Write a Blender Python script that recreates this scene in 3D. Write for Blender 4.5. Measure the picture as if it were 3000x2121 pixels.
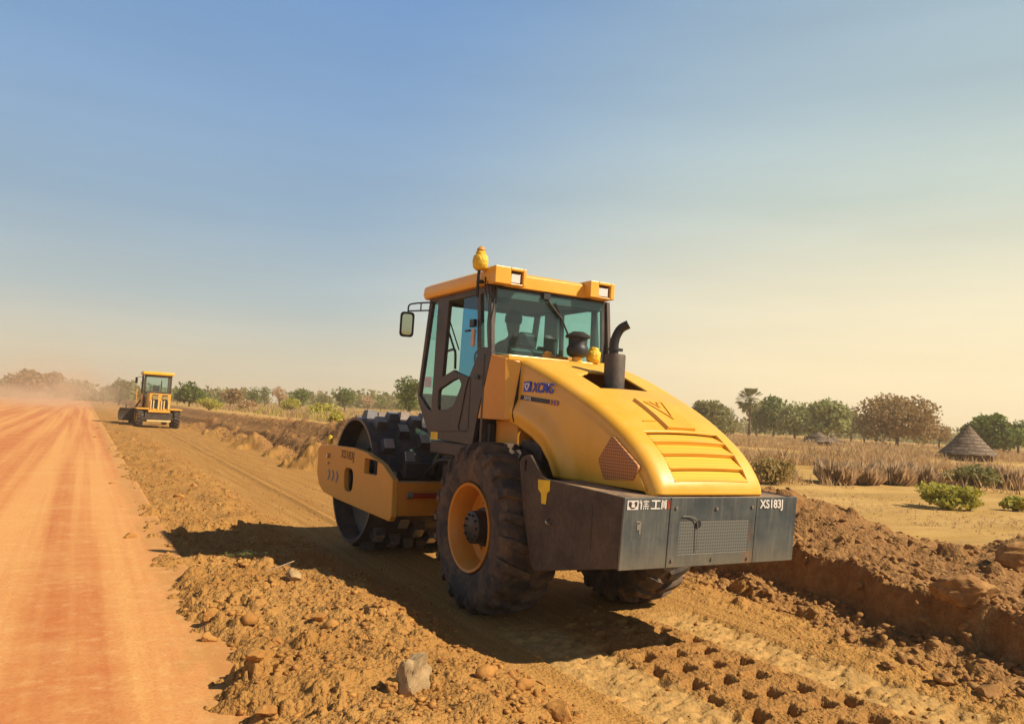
import bpy, bmesh, math, random
import numpy as np
from math import radians as R_, sin, cos, pi
from mathutils import Vector, Matrix
random.seed(7); rng = np.random.default_rng(11)
for o in list(bpy.data.objects): bpy.data.objects.remove(o)
sc = bpy.context.scene; col = sc.collection

# ---------------------------------------------------------------- camera
F_PX, PITCH, ROLL, YAW = 2316.66, .0688, .0549, .4929
CAM = Vector((-4.289, -6.681, 1.816))
fw = Vector((sin(YAW)*cos(PITCH), cos(YAW)*cos(PITCH), sin(PITCH)))
rt0 = Vector((cos(YAW), -sin(YAW), 0)); up0 = rt0.cross(fw)
rt = rt0*cos(ROLL)+up0*sin(ROLL); up = up0*cos(ROLL)-rt0*sin(ROLL)
cd = bpy.data.cameras.new('camera'); cam = bpy.data.objects.new('camera', cd); col.objects.link(cam)
m = Matrix((( rt.x, up.x, -fw.x, CAM.x), (rt.y, up.y, -fw.y, CAM.y), (rt.z, up.z, -fw.z, CAM.z), (0,0,0,1)))
cam.matrix_world = m
cd.sensor_fit = 'HORIZONTAL'; cd.sensor_width = 36; cd.lens = 36*F_PX/3000; cd.clip_end = 9000; cd.clip_start = .05
sc.camera = cam

# ---------------------------------------------------------------- world and sun
SUN_TRAVEL = Vector((-.78, .74, -1)).normalized()
SUN_EL = math.asin(-SUN_TRAVEL.z); SUN_AZ = math.atan2(-SUN_TRAVEL.x, -SUN_TRAVEL.y)   # clockwise from +Y
w = bpy.data.worlds.new('World'); sc.world = w; w.use_nodes = True
nt = w.node_tree; N = nt.nodes; L = nt.links; N.clear()
def wn(t, **k):
    n = N.new(t)
    for a, b in k.items(): setattr(n, a, b)
    return n
sky = wn('ShaderNodeTexSky', sky_type='NISHITA', sun_disc=False, sun_elevation=SUN_EL, sun_rotation=SUN_AZ,
         altitude=300, air_density=1.0, dust_density=2.5, ozone_density=1.2)
tc = wn('ShaderNodeTexCoord'); sep = wn('ShaderNodeSeparateXYZ'); L.new(tc.outputs['Generated'], sep.inputs[0])
# dusty air near the horizon, thicker and warmer towards the right of the view
dot = wn('ShaderNodeVectorMath', operation='DOT_PRODUCT'); L.new(tc.outputs['Generated'], dot.inputs[0])
az = 1.20; dot.inputs[1].default_value = (sin(az), cos(az), 0)
mr = wn('ShaderNodeMapRange', interpolation_type='SMOOTHSTEP'); L.new(dot.outputs['Value'], mr.inputs[0])
mr.inputs[1].default_value = .56; mr.inputs[2].default_value = 1.01
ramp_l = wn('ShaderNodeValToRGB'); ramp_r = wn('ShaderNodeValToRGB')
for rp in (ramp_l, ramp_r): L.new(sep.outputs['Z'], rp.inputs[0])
def setramp(rp, pts):
    e = rp.color_ramp.elements
    while len(e) > 1: e.remove(e[0])
    e[0].position = pts[0][0]; e[0].color = (*pts[0][1], 1)
    for p, c in pts[1:]:
        q = e.new(p); q.color = (*c, 1)
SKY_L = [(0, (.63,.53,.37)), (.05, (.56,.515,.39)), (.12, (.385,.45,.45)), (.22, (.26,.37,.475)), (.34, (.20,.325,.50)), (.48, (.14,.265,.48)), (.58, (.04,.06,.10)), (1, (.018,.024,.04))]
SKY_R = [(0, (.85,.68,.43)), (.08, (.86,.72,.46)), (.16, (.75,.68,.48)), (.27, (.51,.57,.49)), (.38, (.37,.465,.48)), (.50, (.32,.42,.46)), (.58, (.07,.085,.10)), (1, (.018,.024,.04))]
setramp(ramp_l, SKY_L); setramp(ramp_r, SKY_R)  # upper stops, above the view, are kept dark to deepen the shadows
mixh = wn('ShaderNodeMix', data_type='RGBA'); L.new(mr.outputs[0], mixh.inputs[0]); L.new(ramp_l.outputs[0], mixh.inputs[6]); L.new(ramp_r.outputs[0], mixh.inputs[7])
scl = wn('ShaderNodeVectorMath', operation='SCALE'); L.new(sky.outputs[0], scl.inputs[0]); scl.inputs['Scale'].default_value = .06
# thin streaks
mp = wn('ShaderNodeMapping'); mp.inputs['Scale'].default_value = (1.2, 1.2, 9); L.new(tc.outputs['Generated'], mp.inputs[0])
ns = wn('ShaderNodeTexNoise'); ns.inputs['Scale'].default_value = 2.2; ns.inputs['Detail'].default_value = 5; L.new(mp.outputs[0], ns.inputs[0])
nm = wn('ShaderNodeMapRange'); L.new(ns.outputs[0], nm.inputs[0]); nm.inputs[1].default_value=.3; nm.inputs[2].default_value=.75; nm.inputs[3].default_value = .955; nm.inputs[4].default_value = 1.05
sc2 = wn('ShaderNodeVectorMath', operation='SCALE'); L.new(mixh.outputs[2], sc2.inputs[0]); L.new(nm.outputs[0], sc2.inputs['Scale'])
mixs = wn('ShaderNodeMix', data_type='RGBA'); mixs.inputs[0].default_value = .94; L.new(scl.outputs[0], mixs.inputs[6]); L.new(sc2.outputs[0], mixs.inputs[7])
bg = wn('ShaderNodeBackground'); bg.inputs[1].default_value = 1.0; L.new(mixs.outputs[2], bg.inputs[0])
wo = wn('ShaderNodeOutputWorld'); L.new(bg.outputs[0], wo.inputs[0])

sd = bpy.data.lights.new('sun', 'SUN'); so = bpy.data.objects.new('sun', sd); col.objects.link(so)
sd.energy = 5.0; sd.angle = R_(.6); sd.color = (1, .87, .66)
so.rotation_euler = SUN_TRAVEL.to_track_quat('-Z', 'Y').to_euler(); so.location = (20, -20, 25)
sc.view_settings.view_transform = 'Standard'; sc.view_settings.look = 'None'; sc.view_settings.exposure = 0.36; sc.view_settings.gamma = 1
sc.render.engine = 'CYCLES'
try:
    sc.cycles.volume_bounces = 1; sc.cycles.transparent_max_bounces = 24; sc.cycles.max_bounces = 8; sc.cycles.volume_step_rate = 1.5
except Exception: pass

# ---------------------------------------------------------------- materials
class MT:
    def __init__(s, name):
        s.m = bpy.data.materials.new(name); s.m.use_nodes = True
        s.nt = s.m.node_tree; s.n = s.nt.nodes; s.l = s.nt.links
        s.b = s.n['Principled BSDF']
    def new(s, t, **k):
        n = s.n.new(t)
        for a, b in k.items(): setattr(n, a, b)
        return n
    def obj(s):
        return s.new('ShaderNodeTexCoord').outputs['Object']
    def noise(s, sc_, det=4, rough=.55, vec=None, dist=0):
        n = s.new('ShaderNodeTexNoise'); n.inputs['Scale'].default_value = sc_; n.inputs['Detail'].default_value = det
        n.inputs['Roughness'].default_value = rough; n.inputs['Distortion'].default_value = dist
        s.l.new(vec or s.obj(), n.inputs['Vector']); return n.outputs[0]
    def map(s, v, a, b, c=0, d=1):
        n = s.new('ShaderNodeMapRange'); s.l.new(v, n.inputs[0])
        for i, x in enumerate((a, b, c, d)): n.inputs[i+1].default_value = x
        return n.outputs[0]
    def mix(s, f, a, b):
        n = s.new('ShaderNodeMix', data_type='RGBA')
        for i, x in ((0, f), (6, a), (7, b)):
            if isinstance(x, bpy.types.NodeSocket): s.l.new(x, n.inputs[i])
            elif i == 0: n.inputs[0].default_value = x
            else: n.inputs[i].default_value = (*x, 1)
        return n.outputs[2]
    def math(s, op, a, b=0):
        n = s.new('ShaderNodeMath', operation=op)
        for i, x in enumerate((a, b)):
            if isinstance(x, bpy.types.NodeSocket): s.l.new(x, n.inputs[i])
            else: n.inputs[i].default_value = x
        return n.outputs[0]
    def bump(s, h, st=.3, dist=.02, normal=None):
        n = s.new('ShaderNodeBump'); n.inputs['Strength'].default_value = st; n.inputs['Distance'].default_value = dist
        s.l.new(h, n.inputs['Height'])
        if normal: s.l.new(normal, n.inputs['Normal'])
        s.l.new(n.outputs[0], s.b.inputs['Normal']); return n.outputs[0]
    def set(s, **k):
        for a, v in k.items():
            i = s.b.inputs[a.replace('_', ' ')]
            if isinstance(v, bpy.types.NodeSocket): s.l.new(v, i)
            elif isinstance(v, tuple): i.default_value = (*v, 1)
            else: i.default_value = v
        return s

DUST = (.50, .31, .14)
def paint(name, c, rough=.38, dust=.25, metal=0, scale=3., chips=0):
    t = MT(name); base = c
    n1 = t.noise(scale, 6, .65); n2 = t.noise(scale*9, 3)
    var = t.mix(t.map(n1, .35, .7), tuple(x*.88 for x in c), tuple(min(1, x*1.06) for x in c))
    g = t.new('ShaderNodeNewGeometry'); sz = t.new('ShaderNodeSeparateXYZ'); t.l.new(g.outputs['Normal'], sz.inputs[0])
    upf = t.map(sz.outputs['Z'], -.2, 1, .35, 1)
    d = t.math('MULTIPLY', t.map(t.math('ADD', t.math('MULTIPLY', n1, .7), t.math('MULTIPLY', n2, .3)), .42, .68, 0, dust*1.6), upf)
    cc = t.mix(d, var, DUST)
    if chips:
        n3 = t.noise(scale*5, 8, .75); cc = t.mix(t.map(n3, .66, .69, 0, chips), cc, (.09,.05,.03))
    t.set(Base_Color=cc, Roughness=t.map(d, 0, .4, rough, .8), Metallic=metal)
    t.bump(n2, .06, .01)
    return t.m
def plain(name, c, rough=.6, metal=0, var=.15, scale=8):
    t = MT(name); n1 = t.noise(scale, 4)
    t.set(Base_Color=t.mix(t.map(n1, .3, .7), tuple(x*(1-var) for x in c), tuple(min(1, x*(1+var)) for x in c)), Roughness=rough, Metallic=metal)
    return t.m
YEL = paint('yellow_paint', (.85, .435, .042), .32, .20, scale=2.4)
YELB = paint('worn_yellow_paint', (.70, .32, .03), .5, .35, chips=.5)
YELG = paint('grader_yellow_paint', (.80, .40, .035), .4, .40, chips=.6)
ORA = paint('orange_panel_paint', (.70, .29, .02), .5, .2)
DARK = paint('dark_grey_paint', (.038, .032, .034), .5, .18)
BRN = paint('dusty_brown_plate', (.042, .028, .024), .65, .22, chips=.15)
BLK = plain('black_rubber_plastic', (.018,.018,.02), .5)
MUF = paint('muffler_black', (.035,.034,.038), .5, .3)
STEEL = plain('bare_steel', (.45,.43,.40), .35, .9)
LENS = plain('lamp_lens', (.75,.72,.68), .15, .1, .05, 40)
BLUE = plain('blue_lettering', (.02,.03,.45), .4)
PURP = plain('purple_stripe', (.16,.05,.28), .5)
BLKST = plain('black_stripe', (.02,.018,.02), .5)
WHT = plain('white_marking', (.72,.66,.60), .6)
REDP = plain('red_marking', (.38,.06,.03), .6)
YWRAP = MT('yellow_plastic_wrap'); YWRAP.set(Base_Color=YWRAP.mix(YWRAP.map(YWRAP.noise(30,4),.3,.7), (.70,.42,.02), (.90,.62,.04)), Roughness=.45); YWRAP.bump(YWRAP.noise(45,3,.6), .8, .02); YWRAP = YWRAP.m
YSIGN = plain('yellow_sticker', (.85,.55,.01), .5)
ORF = paint('orange_rim_paint', (.66, .25, .02), .45, .25)
DRM = paint('drum_steel', (.075,.08,.10), .42, .35, metal=.55, chips=.3)
PADM = plain('pad_top_steel', (.42,.38,.34), .42, .6)  # lighter steel for the outer pad faces
def m_tyre():
    t = MT('tyre_rubber'); n = t.noise(6, 5, .6)
    t.set(Base_Color=t.mix(t.map(n, .40, .64, .08, .62), (.022,.023,.028), (.22,.135,.07)), Roughness=.85); t.bump(t.noise(60,3), .25, .01); return t.m
TYR = m_tyre()
def m_rear():
    t = MT('dusty_rear_steel'); n = t.noise(2.2, 7, .7); n2 = t.noise(14, 5, .7)
    mpn = t.new('ShaderNodeMapping'); mpn.inputs['Scale'].default_value = (16, 1, 1.2); t.l.new(t.obj(), mpn.inputs[0])
    n3 = t.noise(1.6, 5, .7, mpn.outputs[0])
    c = t.mix(t.map(n, .38, .66), (.055,.07,.08), (.13,.14,.13))
    c = t.mix(t.map(n3, .50, .74, 0, .55), c, (.24,.22,.17))
    c = t.mix(t.map(n2, .60, .74, 0, .5), c, (.22,.15,.09)); _s = t.new('ShaderNodeSeparateXYZ'); t.l.new(t.obj(), _s.inputs[0]); c = t.mix(t.math('MULTIPLY', t.map(_s.outputs['Z'], .98, .78, 0, .55), t.map(n, .3, .6, .4, 1)), c, (.27,.22,.14))
    for (px_, pz_, r_, f_) in ((.24, 1.0, .13, .75), (.31, .82, .09, .8), (-.46, .80, .05, .4)):      # rust stains
        vs_ = t.new('ShaderNodeVectorMath', operation='DISTANCE'); t.l.new(t.obj(), vs_.inputs[0]); vs_.inputs[1].default_value = (px_, -2.09, pz_)
        c = t.mix(t.math('MULTIPLY', t.map(vs_.outputs['Value'], r_, r_*.3, 0, f_), t.map(n2, .35, .6, .3, 1)), c, (.30,.15,.06))
    t.set(Base_Color=c, Roughness=.55, Metallic=.3); t.bump(n, .25, .02); return t.m
REAR = m_rear()
def m_mesh(name, a, b, s, metal=0):
    t = MT(name); wv = []
    for ax in 'XYZ'[:]:
        sx = t.new('ShaderNodeSeparateXYZ'); t.l.new(t.obj(), sx.inputs[0])
        wv.append(t.map(t.math('SINE', t.math('MULTIPLY', sx.outputs[ax], s)), -.3, .5))
    return t, wv
def mesh_mat(name, a, b, s, axes, rough=.4):
    t, wv = m_mesh(name, a, b, s); v = t.math('MULTIPLY', wv['XYZ'.index(axes[0])], wv['XYZ'.index(axes[1])])
    t.set(Base_Color=t.mix(v, a, b), Roughness=rough); t.bump(v, -.5, .004); return t.m
SLAT = mesh_mat('perforated_yellow', (.86,.50,.07), (.62,.32,.035), 300, 'XZ', .35)
VENT = mesh_mat('side_vent_mesh', (.48,.20,.06), (.12,.05,.03), 250, 'YZ', .6)
GRL = mesh_mat('rear_grille_mesh', (.15,.15,.13), (.05,.052,.05), 260, 'XZ', .6)
def m_glass(name, tint, refl=.10, alpha_dark=0):
    m = bpy.data.materials.new(name); m.use_nodes = True; n = m.node_tree.nodes; l = m.node_tree.links; n.clear()
    tr = n.new('ShaderNodeBsdfTransparent'); tr.inputs[0].default_value = (*tint, 1)
    gl = n.new('ShaderNodeBsdfGlossy'); gl.inputs['Roughness'].default_value = .05; gl.inputs[0].default_value = (.9,.95,1,1)
    df = n.new('ShaderNodeBsdfDiffuse'); df.inputs[0].default_value = (.25,.24,.20,1)
    lw = n.new('ShaderNodeLayerWeight'); lw.inputs[0].default_value = .5; pw = n.new('ShaderNodeMath'); pw.operation = 'POWER'; l.new(lw.outputs['Facing'], pw.inputs[0]); pw.inputs[1].default_value = 5; fr = n.new('ShaderNodeMath'); fr.operation = 'MULTIPLY_ADD'; l.new(pw.outputs[0], fr.inputs[0]); fr.inputs[1].default_value = .9; fr.inputs[2].default_value = .04
    mx = n.new('ShaderNodeMixShader'); l.new(fr.outputs[0], mx.inputs[0]); l.new(tr.outputs[0], mx.inputs[1]); l.new(gl.outputs[0], mx.inputs[2])
    m2 = n.new('ShaderNodeMixShader'); m2.inputs[0].default_value = refl; l.new(mx.outputs[0], m2.inputs[1]); l.new(df.outputs[0], m2.inputs[2])
    o = n.new('ShaderNodeOutputMaterial'); l.new(m2.outputs[0], o.inputs[0]); return m
GLS = m_glass('teal_tinted_glass', (.76,.93,.91), .035)
GLB = m_glass('blue_door_glass', (.28,.60,.80), .03)
GLC = m_glass('grader_glass', (.88,.96,.95), .04)
MIR = plain('mirror_glass', (.38,.46,.40), .04, 1, .02)
SKIN = plain('skin', (.12,.06,.035), .6); SHIRT = plain('shirt_cloth', (.20,.12,.09), .8); HAIR = plain('hair', (.012,.01,.01), .8); TROU = plain('trouser_cloth', (.05,.05,.07), .85)

# ---------------------------------------------------------------- mesh helpers
def link(o, parent=None):
    col.objects.link(o)
    if parent is not None: o.parent = parent
    return o
def tag(o, label=None, cat=None, group=None, kind=None):
    for k, v in (('label', label), ('category', cat), ('group', group), ('kind', kind)):
        if v: o[k] = v
    return o
def empty(name, loc=(0,0,0), rz=0):
    o = bpy.data.objects.new(name, None); o.location = loc; o.rotation_euler.z = rz; o.empty_display_size = .3
    return link(o)
def make(name, bm, mat, parent=None, smooth=35, bevel=0, seg=2, solid=0):
    bmesh.ops.recalc_face_normals(bm, faces=bm.faces)
    me = bpy.data.meshes.new(name); bm.to_mesh(me); bm.free()
    if isinstance(mat, (list, tuple)):
        for x in mat: me.materials.append(x)
    else: me.materials.append(mat)
    if smooth:
        me.polygons.foreach_set('use_smooth', [True]*len(me.polygons)); me.set_sharp_from_angle(angle=R_(smooth))
    o = bpy.data.objects.new(name, me); link(o, parent)
    if solid:
        md = o.modifiers.new('solid', 'SOLIDIFY'); md.thickness = solid; md.offset = -1
    if bevel:
        md = o.modifiers.new('bevel', 'BEVEL'); md.width = bevel; md.segments = seg; md.limit_method = 'ANGLE'; md.angle_limit = R_(40); md.harden_normals = False
    return o
def np_mesh(name, V, Fc, mat, parent=None, smooth=True):
    me = bpy.data.meshes.new(name); V = np.asarray(V, dtype=np.float32); Fc = np.asarray(Fc, dtype=np.int32)
    k = Fc.shape[1]; n = len(Fc)
    me.vertices.add(len(V)); me.vertices.foreach_set('co', V.ravel())
    me.loops.add(n*k); me.loops.foreach_set('vertex_index', Fc.ravel())
    me.polygons.add(n); me.polygons.foreach_set('loop_start', np.arange(n, dtype=np.int32)*k)
    me.update(calc_edges=True)
    if isinstance(mat, (list, tuple)):
        for x in mat: me.materials.append(x)
    else: me.materials.append(mat)
    if smooth: me.polygons.foreach_set('use_smooth', np.ones(n, dtype=bool))
    me.validate()
    o = bpy.data.objects.new(name, me); return link(o, parent)
def set_attr(o, name, vals):
    a = o.data.attributes.new(name, 'FLOAT', 'POINT'); a.data.foreach_set('value', np.asarray(vals, dtype=np.float32))
def box(bm, x0, x1, y0, y1, z0, z1, mi=0):
    vs = [bm.verts.new((x, y, z)) for z in (z0, z1) for y in (y0, y1) for x in (x0, x1)]
    for f in ((0,1,3,2), (4,6,7,5), (0,4,5,1), (2,3,7,6), (0,2,6,4), (1,5,7,3)):
        bm.faces.new([vs[i] for i in f]).material_index = mi
    return vs
def obox(bm, c, ax, half):
    ax = [Vector(a).normalized() for a in ax]; c = Vector(c)
    vs = [bm.verts.new(c + ax[0]*half[0]*i + ax[1]*half[1]*j + ax[2]*half[2]*k) for k in (-1,1) for j in (-1,1) for i in (-1,1)]
    for f in ((0,1,3,2), (4,6,7,5), (0,4,5,1), (2,3,7,6), (0,2,6,4), (1,5,7,3)): bm.faces.new([vs[i] for i in f])
def cyl(bm, a, b, r0, r1=None, n=20, cap=True):
    a, b = Vector(a), Vector(b); r1 = r0 if r1 is None else r1; d = (b-a).normalized()
    u = d.orthogonal().normalized(); v = d.cross(u)
    A = [bm.verts.new(a + (u*cos(t)+v*sin(t))*r0) for t in [2*pi*i/n for i in range(n)]]
    B = [bm.verts.new(b + (u*cos(t)+v*sin(t))*r1) for t in [2*pi*i/n for i in range(n)]]
    for i in range(n): bm.faces.new((A[i], A[(i+1)%n], B[(i+1)%n], B[i]))
    if cap: bm.faces.new(A[::-1]); bm.faces.new(B)
def tube(bm, pts, r, n=10, cap=True):
    pts = [Vector(p) for p in pts]; rs = r if isinstance(r, (list, tuple)) else [r]*len(pts); rings = []; u = None
    for i, p in enumerate(pts):
        d = (pts[min(i+1, len(pts)-1)] - pts[max(i-1, 0)]).normalized()
        u = d.orthogonal().normalized() if u is None else (u - d*u.dot(d)).normalized()
        v = d.cross(u)
        rings.append([bm.verts.new(p + (u*cos(t)+v*sin(t))*rs[i]) for t in [2*pi*k/n for k in range(n)]])
    for A, B in zip(rings, rings[1:]):
        for k in range(n): bm.faces.new((A[k], A[(k+1)%n], B[(k+1)%n], B[k]))
    if cap: bm.faces.new(rings[0][::-1]); bm.faces.new(rings[-1])
def smooth_path(pts, k=6):
    P = [Vector(p) for p in pts]; out = []
    for i in range(len(P)-1):
        p0, p1, p2, p3 = P[max(i-1,0)], P[i], P[i+1], P[min(i+2, len(P)-1)]
        for j in range(k):
            t = j/k; out.append(.5*((2*p1)+(p2-p0)*t+(2*p0-5*p1+4*p2-p3)*t*t+(3*p1-p0-3*p2+p3)*t**3))
    return out+[P[-1]]
def lathe(bm, prof, n=64, c=(0,0,0), axis='X'):
    c = Vector(c); rings = []
    for a, r in prof:
        ring = []
        for i in range(n):
            t = 2*pi*i/n
            v = {'X': (a, r*cos(t), r*sin(t)), 'Y': (r*cos(t), a, r*sin(t)), 'Z': (r*cos(t), r*sin(t), a)}[axis]
            ring.append(bm.verts.new(c+Vector(v)))
        rings.append(ring)
    for A, B in zip(rings, rings[1:]):
        for i in range(n): bm.faces.new((A[i], A[(i+1)%n], B[(i+1)%n], B[i]))
    return rings
def plate(outer, holes, mp_, thick):
    """flat polygon with holes given in 2-D; mp_(u, v, w) gives the 3-D point; thick along w"""
    bm = bmesh.new(); edges = []
    for loop in [outer]+list(holes):
        vs = [bm.verts.new(mp_(u, v, 0)) for u, v in loop]
        edges += [bm.edges.new((vs[i], vs[(i+1)%len(vs)])) for i in range(len(vs))]
    bmesh.ops.triangle_fill(bm, use_beauty=True, use_dissolve=False, edges=edges)
    g = bmesh.ops.extrude_face_region(bm, geom=bm.faces[:])
    d = Vector(mp_(0, 0, thick)) - Vector(mp_(0, 0, 0))
    bmesh.ops.translate(bm, vec=d, verts=[e for e in g['geom'] if isinstance(e, bmesh.types.BMVert)])
    bmesh.ops.dissolve_limit(bm, angle_limit=.01, verts=bm.verts[:], edges=bm.edges[:])
    return bm
def sideX(x): return lambda u, v, w_: (x+w_, u, v)
def backY(y): return lambda u, v, w_: (u, y+w_, v)
def roundpoly(pts, r, k=4):
    out = []; n = len(pts)
    for i in range(n):
        p, a, b = Vector(pts[i]), Vector(pts[i-1]), Vector(pts[(i+1)%n])
        da, db = (a-p), (b-p); ra = min(r, da.length*.45, db.length*.45); A = p+da.normalized()*ra; B = p+db.normalized()*ra
        for j in range(k+1):
            t = j/k; q = A*(1-t)**2+p*2*t*(1-t)+B*t*t; out.append((q.x, q.y))
    return out
def text_part(name, body, size, mat, parent, mtx, shear=0, offset=0, space=1, ext=.0015, align='LEFT', sx=1):
    cu = bpy.data.curves.new(name, 'FONT'); cu.body = body; cu.size = size; cu.shear = shear; cu.offset = offset
    cu.space_character = space; cu.extrude = ext; cu.align_x = align
    o = bpy.data.objects.new(name, cu); col.objects.link(o); dg = bpy.context.evaluated_depsgraph_get()
    me = bpy.data.meshes.new_from_object(o.evaluated_get(dg)); bpy.data.objects.remove(o)
    me.transform(mtx @ Matrix.Diagonal((sx, 1, 1, 1))); me.materials.clear(); me.materials.append(mat)
    ob = bpy.data.objects.new(name, me); return link(ob, parent)
def M_left(x, y, z, tilt=0):   # lettering on a face that looks to -X
    return Matrix(((0,0,-1,x), (-1,0,0,y), (0,1,0,z), (0,0,0,1))) @ Matrix.Rotation(tilt, 4, 'Z')
def M_back(x, y, z):
    return Matrix(((1,0,0,x), (0,0,-1,y), (0,1,0,z), (0,0,0,1)))

# ---------------------------------------------------------------- noise for the terrain (numpy)
_perm = rng.permutation(256); _perm = np.concatenate([_perm, _perm, _perm])
_gr = rng.normal(size=(256, 2)); _gr /= np.linalg.norm(_gr, axis=1)[:, None]
def perlin(x, y):
    xi = np.floor(x).astype(np.int64); yi = np.floor(y).astype(np.int64); xf = x-xi; yf = y-yi
    u = xf*xf*xf*(xf*(xf*6-15)+10); v = yf*yf*yf*(yf*(yf*6-15)+10)
    def g(ix, iy, dx, dy):
        h = _gr[_perm[(_perm[ix & 255]+iy) & 255]]; return h[..., 0]*dx+h[..., 1]*dy
    a = g(xi, yi, xf, yf); b = g(xi+1, yi, xf-1, yf); c = g(xi, yi+1, xf, yf-1); d = g(xi+1, yi+1, xf-1, yf-1)
    return (a*(1-u)+b*u)*(1-v)+(c*(1-u)+d*u)*v*1.0
def fbm(x, y, o=4, g=.5, ridged=False):
    s = 0; a = 1; t = 0
    for i in range(o):
        n = perlin(x*2**i+17*i, y*2**i-9*i)
        s = s+a*((1-2*np.abs(n))-.5 if ridged else n); t += a; a *= g
    return s/t
_tab = rng.random((5, 256))
def clodfield(x, y, cell, rmin, rmax, prob, k=0, sq=.75):
    """half-buried lumps of soil: one possible lump per cell"""
    wob = 1+.55*perlin(x*1.7/rmax+k, y*1.7/rmax)+.25*perlin(x*4.5/rmax, y*4.5/rmax+k)
    ix0 = np.floor(x/cell).astype(np.int64); iy0 = np.floor(y/cell).astype(np.int64); out = np.zeros_like(x)
    for dx in (-1, 0, 1):
        for dy in (-1, 0, 1):
            ix, iy = ix0+dx, iy0+dy; h = _perm[(_perm[(ix+31*k) & 255]+iy) & 255]; h2 = _perm[(h+ix+7*k) & 255]
            r_ = rmin+(rmax-rmin)*_tab[2][h]**3; d2 = ((x-(ix+_tab[0][h])*cell)**2+(y-(iy+_tab[1][h2])*cell)**2)*wob**2
            out = np.maximum(out, np.where(_tab[3][h2] < prob, np.sqrt(np.maximum(0, 1-d2/r_**2))*r_*sq*(.6+.6*_tab[4][h]), 0))
    return out
def sst(a, b, x):
    t = np.clip((x-a)/(b-a), 0, 1); return t*t*(3-2*t)
MYAW = .032
def xcut(y): return 2.35+.5*np.exp(-((y+.4)/1.6)**2)+.36*perlin(y*.95+3, y*0+.7)+.12*perlin(y*2.7, y*0+5.1)+.045*perlin(y*8.3, y*0+2.2)
def field_level(x, y):
    r = np.hypot(x-CAM.x, y-CAM.y); a = np.degrees(np.arctan2(x-CAM.x, y-CAM.y))
    f = .42+.42*sst(6, 24, y)
    f = f+np.clip(r-110, 0, 180)*.011*np.exp(-((a-20)/10)**2)
    return f
def terrain(x, y):
    ed = -3.45+.10*(1-sst(-1.5, 1.5, y))+.20*perlin(y*.55, y*0+.37)+.18*perlin(y*1.9, y*0+4.41)+.16*perlin(y*5.3, y*0+8.53)
    far = sst(14, 40, y)
    # windrow beside the road
    wr = (.235-.115*sst(-.5, 2.6, y)+.05*perlin(y*.35, x*.5))*(1-.2*far)
    z = sst(-.16, .20, x-ed)*(wr-.07)+.07
    z = z-(wr)*sst(-2.15, -1.15, x+.15*perlin(y*.5, y*0+2))
    bed = sst(-1.9, -1.2, x)
    xc = xcut(y); t = x-xc
    soft = 1+3*sst(5, 16, y)
    cut_h = (.44+.1*perlin(y*.7+9, y*0))*1.0
    z = z+.05*sst(-.8, -.05, t)+(cut_h-.05)*sst(0, .14*soft, t)
    fl = field_level(x, y)-.42
    z = z+fl*sst(2.5, 6, x)
    bermA = .55*sst(-1.9, 1.1, y)*(1-.5*sst(18, 40, y))+.02
    z = z+(bermA*np.exp(-((x-4.1)/.75)**2))*(1+.35*perlin(x*.9, y*.55))
    z = z+.36*np.exp(-(((x-5.6)/.9)**2+((y+1.75)/.75)**2))+.10*np.exp(-(((x-3.9)/.5)**2+((y+2.0)/.4)**2))+.42*np.exp(-(((x-7.2)/1.2)**2+((y+1.5)/.8)**2))
    # separate heaps pushed to the right side further on
    hs = 0
    for (hx, hy, hr, hh) in HEAPS: hs = hs+hh*np.maximum(0, 1-np.hypot((x-hx)/hr, (y-hy)/(hr*1.25))*(1+.5*perlin(x*1.8+hx, y*1.8)))**.9
    z = z+hs
    # roughness
    loose = sst(-.42, -.02, x-ed)*(1-sst(-2.0, -1.35, x+.25*perlin(y*.6, x*.6)))
    rightrough = sst(-.95, -.3, t+.50*(1-sst(0, 3, y))+.3*perlin(x, y*1.3))*(1-sst(4.9, 6.2, x-.0*y))
    rightrough = np.maximum(rightrough, np.clip(hs*5, 0, 1))
    rough = np.clip(loose+rightrough, 0, 1)
    nearf = 1-.55*sst(20, 70, y)
    z = z+rough*nearf*(.15*fbm(x*1.5, y*1.5, 4)+.055*fbm(x*5.5, y*5.5, 4, .65))
    z = z+.022*loose*fbm(x*13, y*13, 4, .7)+.030*rightrough*fbm(x*11, y*11, 4, .7)
    near = (np.hypot(x-CAM.x, y-CAM.y) < 60) & (rough > .02)
    if np.any(near):
        xn, yn = x[near], y[near]; rl, rr_ = loose[near], np.clip(rightrough, 0, 1)[near]
        dens = np.clip(.55+3.2*fbm(xn*.8+7, yn*.8, 3), .06, 1.3)
        c1 = clodfield(xn, yn, .26, .03, .11, .5, 1); c2 = clodfield(xn, yn, .105, .016, .050, .75, 2); c3 = clodfield(xn+3, yn, .055, .009, .024, .6, 3); c4 = clodfield(xn, yn+5, .5, .07, .21, .5, 4, .8)
        add = np.maximum(c1, c2)*dens; z = z.copy(); z[near] += rl*(np.maximum(add*1.2, c3*(.35+.65*np.minimum(dens, 1)))+.5*dens*np.maximum(0, c2-.01))+rr_*np.maximum(np.maximum(add*1.1, c4*1.1), c3)
    z = z+sst(5.2, 7, x)*.05*fbm(x*.5, y*.5, 3)
    # bed : gentle waves, long grader marks parallel to the road
    flat = bed*(1-sst(-.9, -.1, t))
    z = z+flat*(.010*fbm(x*3, y*3, 3)+.006*perlin(x*9, y*.35)+.008*fbm(x*16, y*16, 2))
    z = z+flat*(.035*np.exp(-((x+.72-.012*y+.03*perlin(y*.4, y*0))/.07)**2)-.02*np.exp(-((x+.55-.012*y)/.09)**2))*sst(3.5, 5, y)
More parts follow.
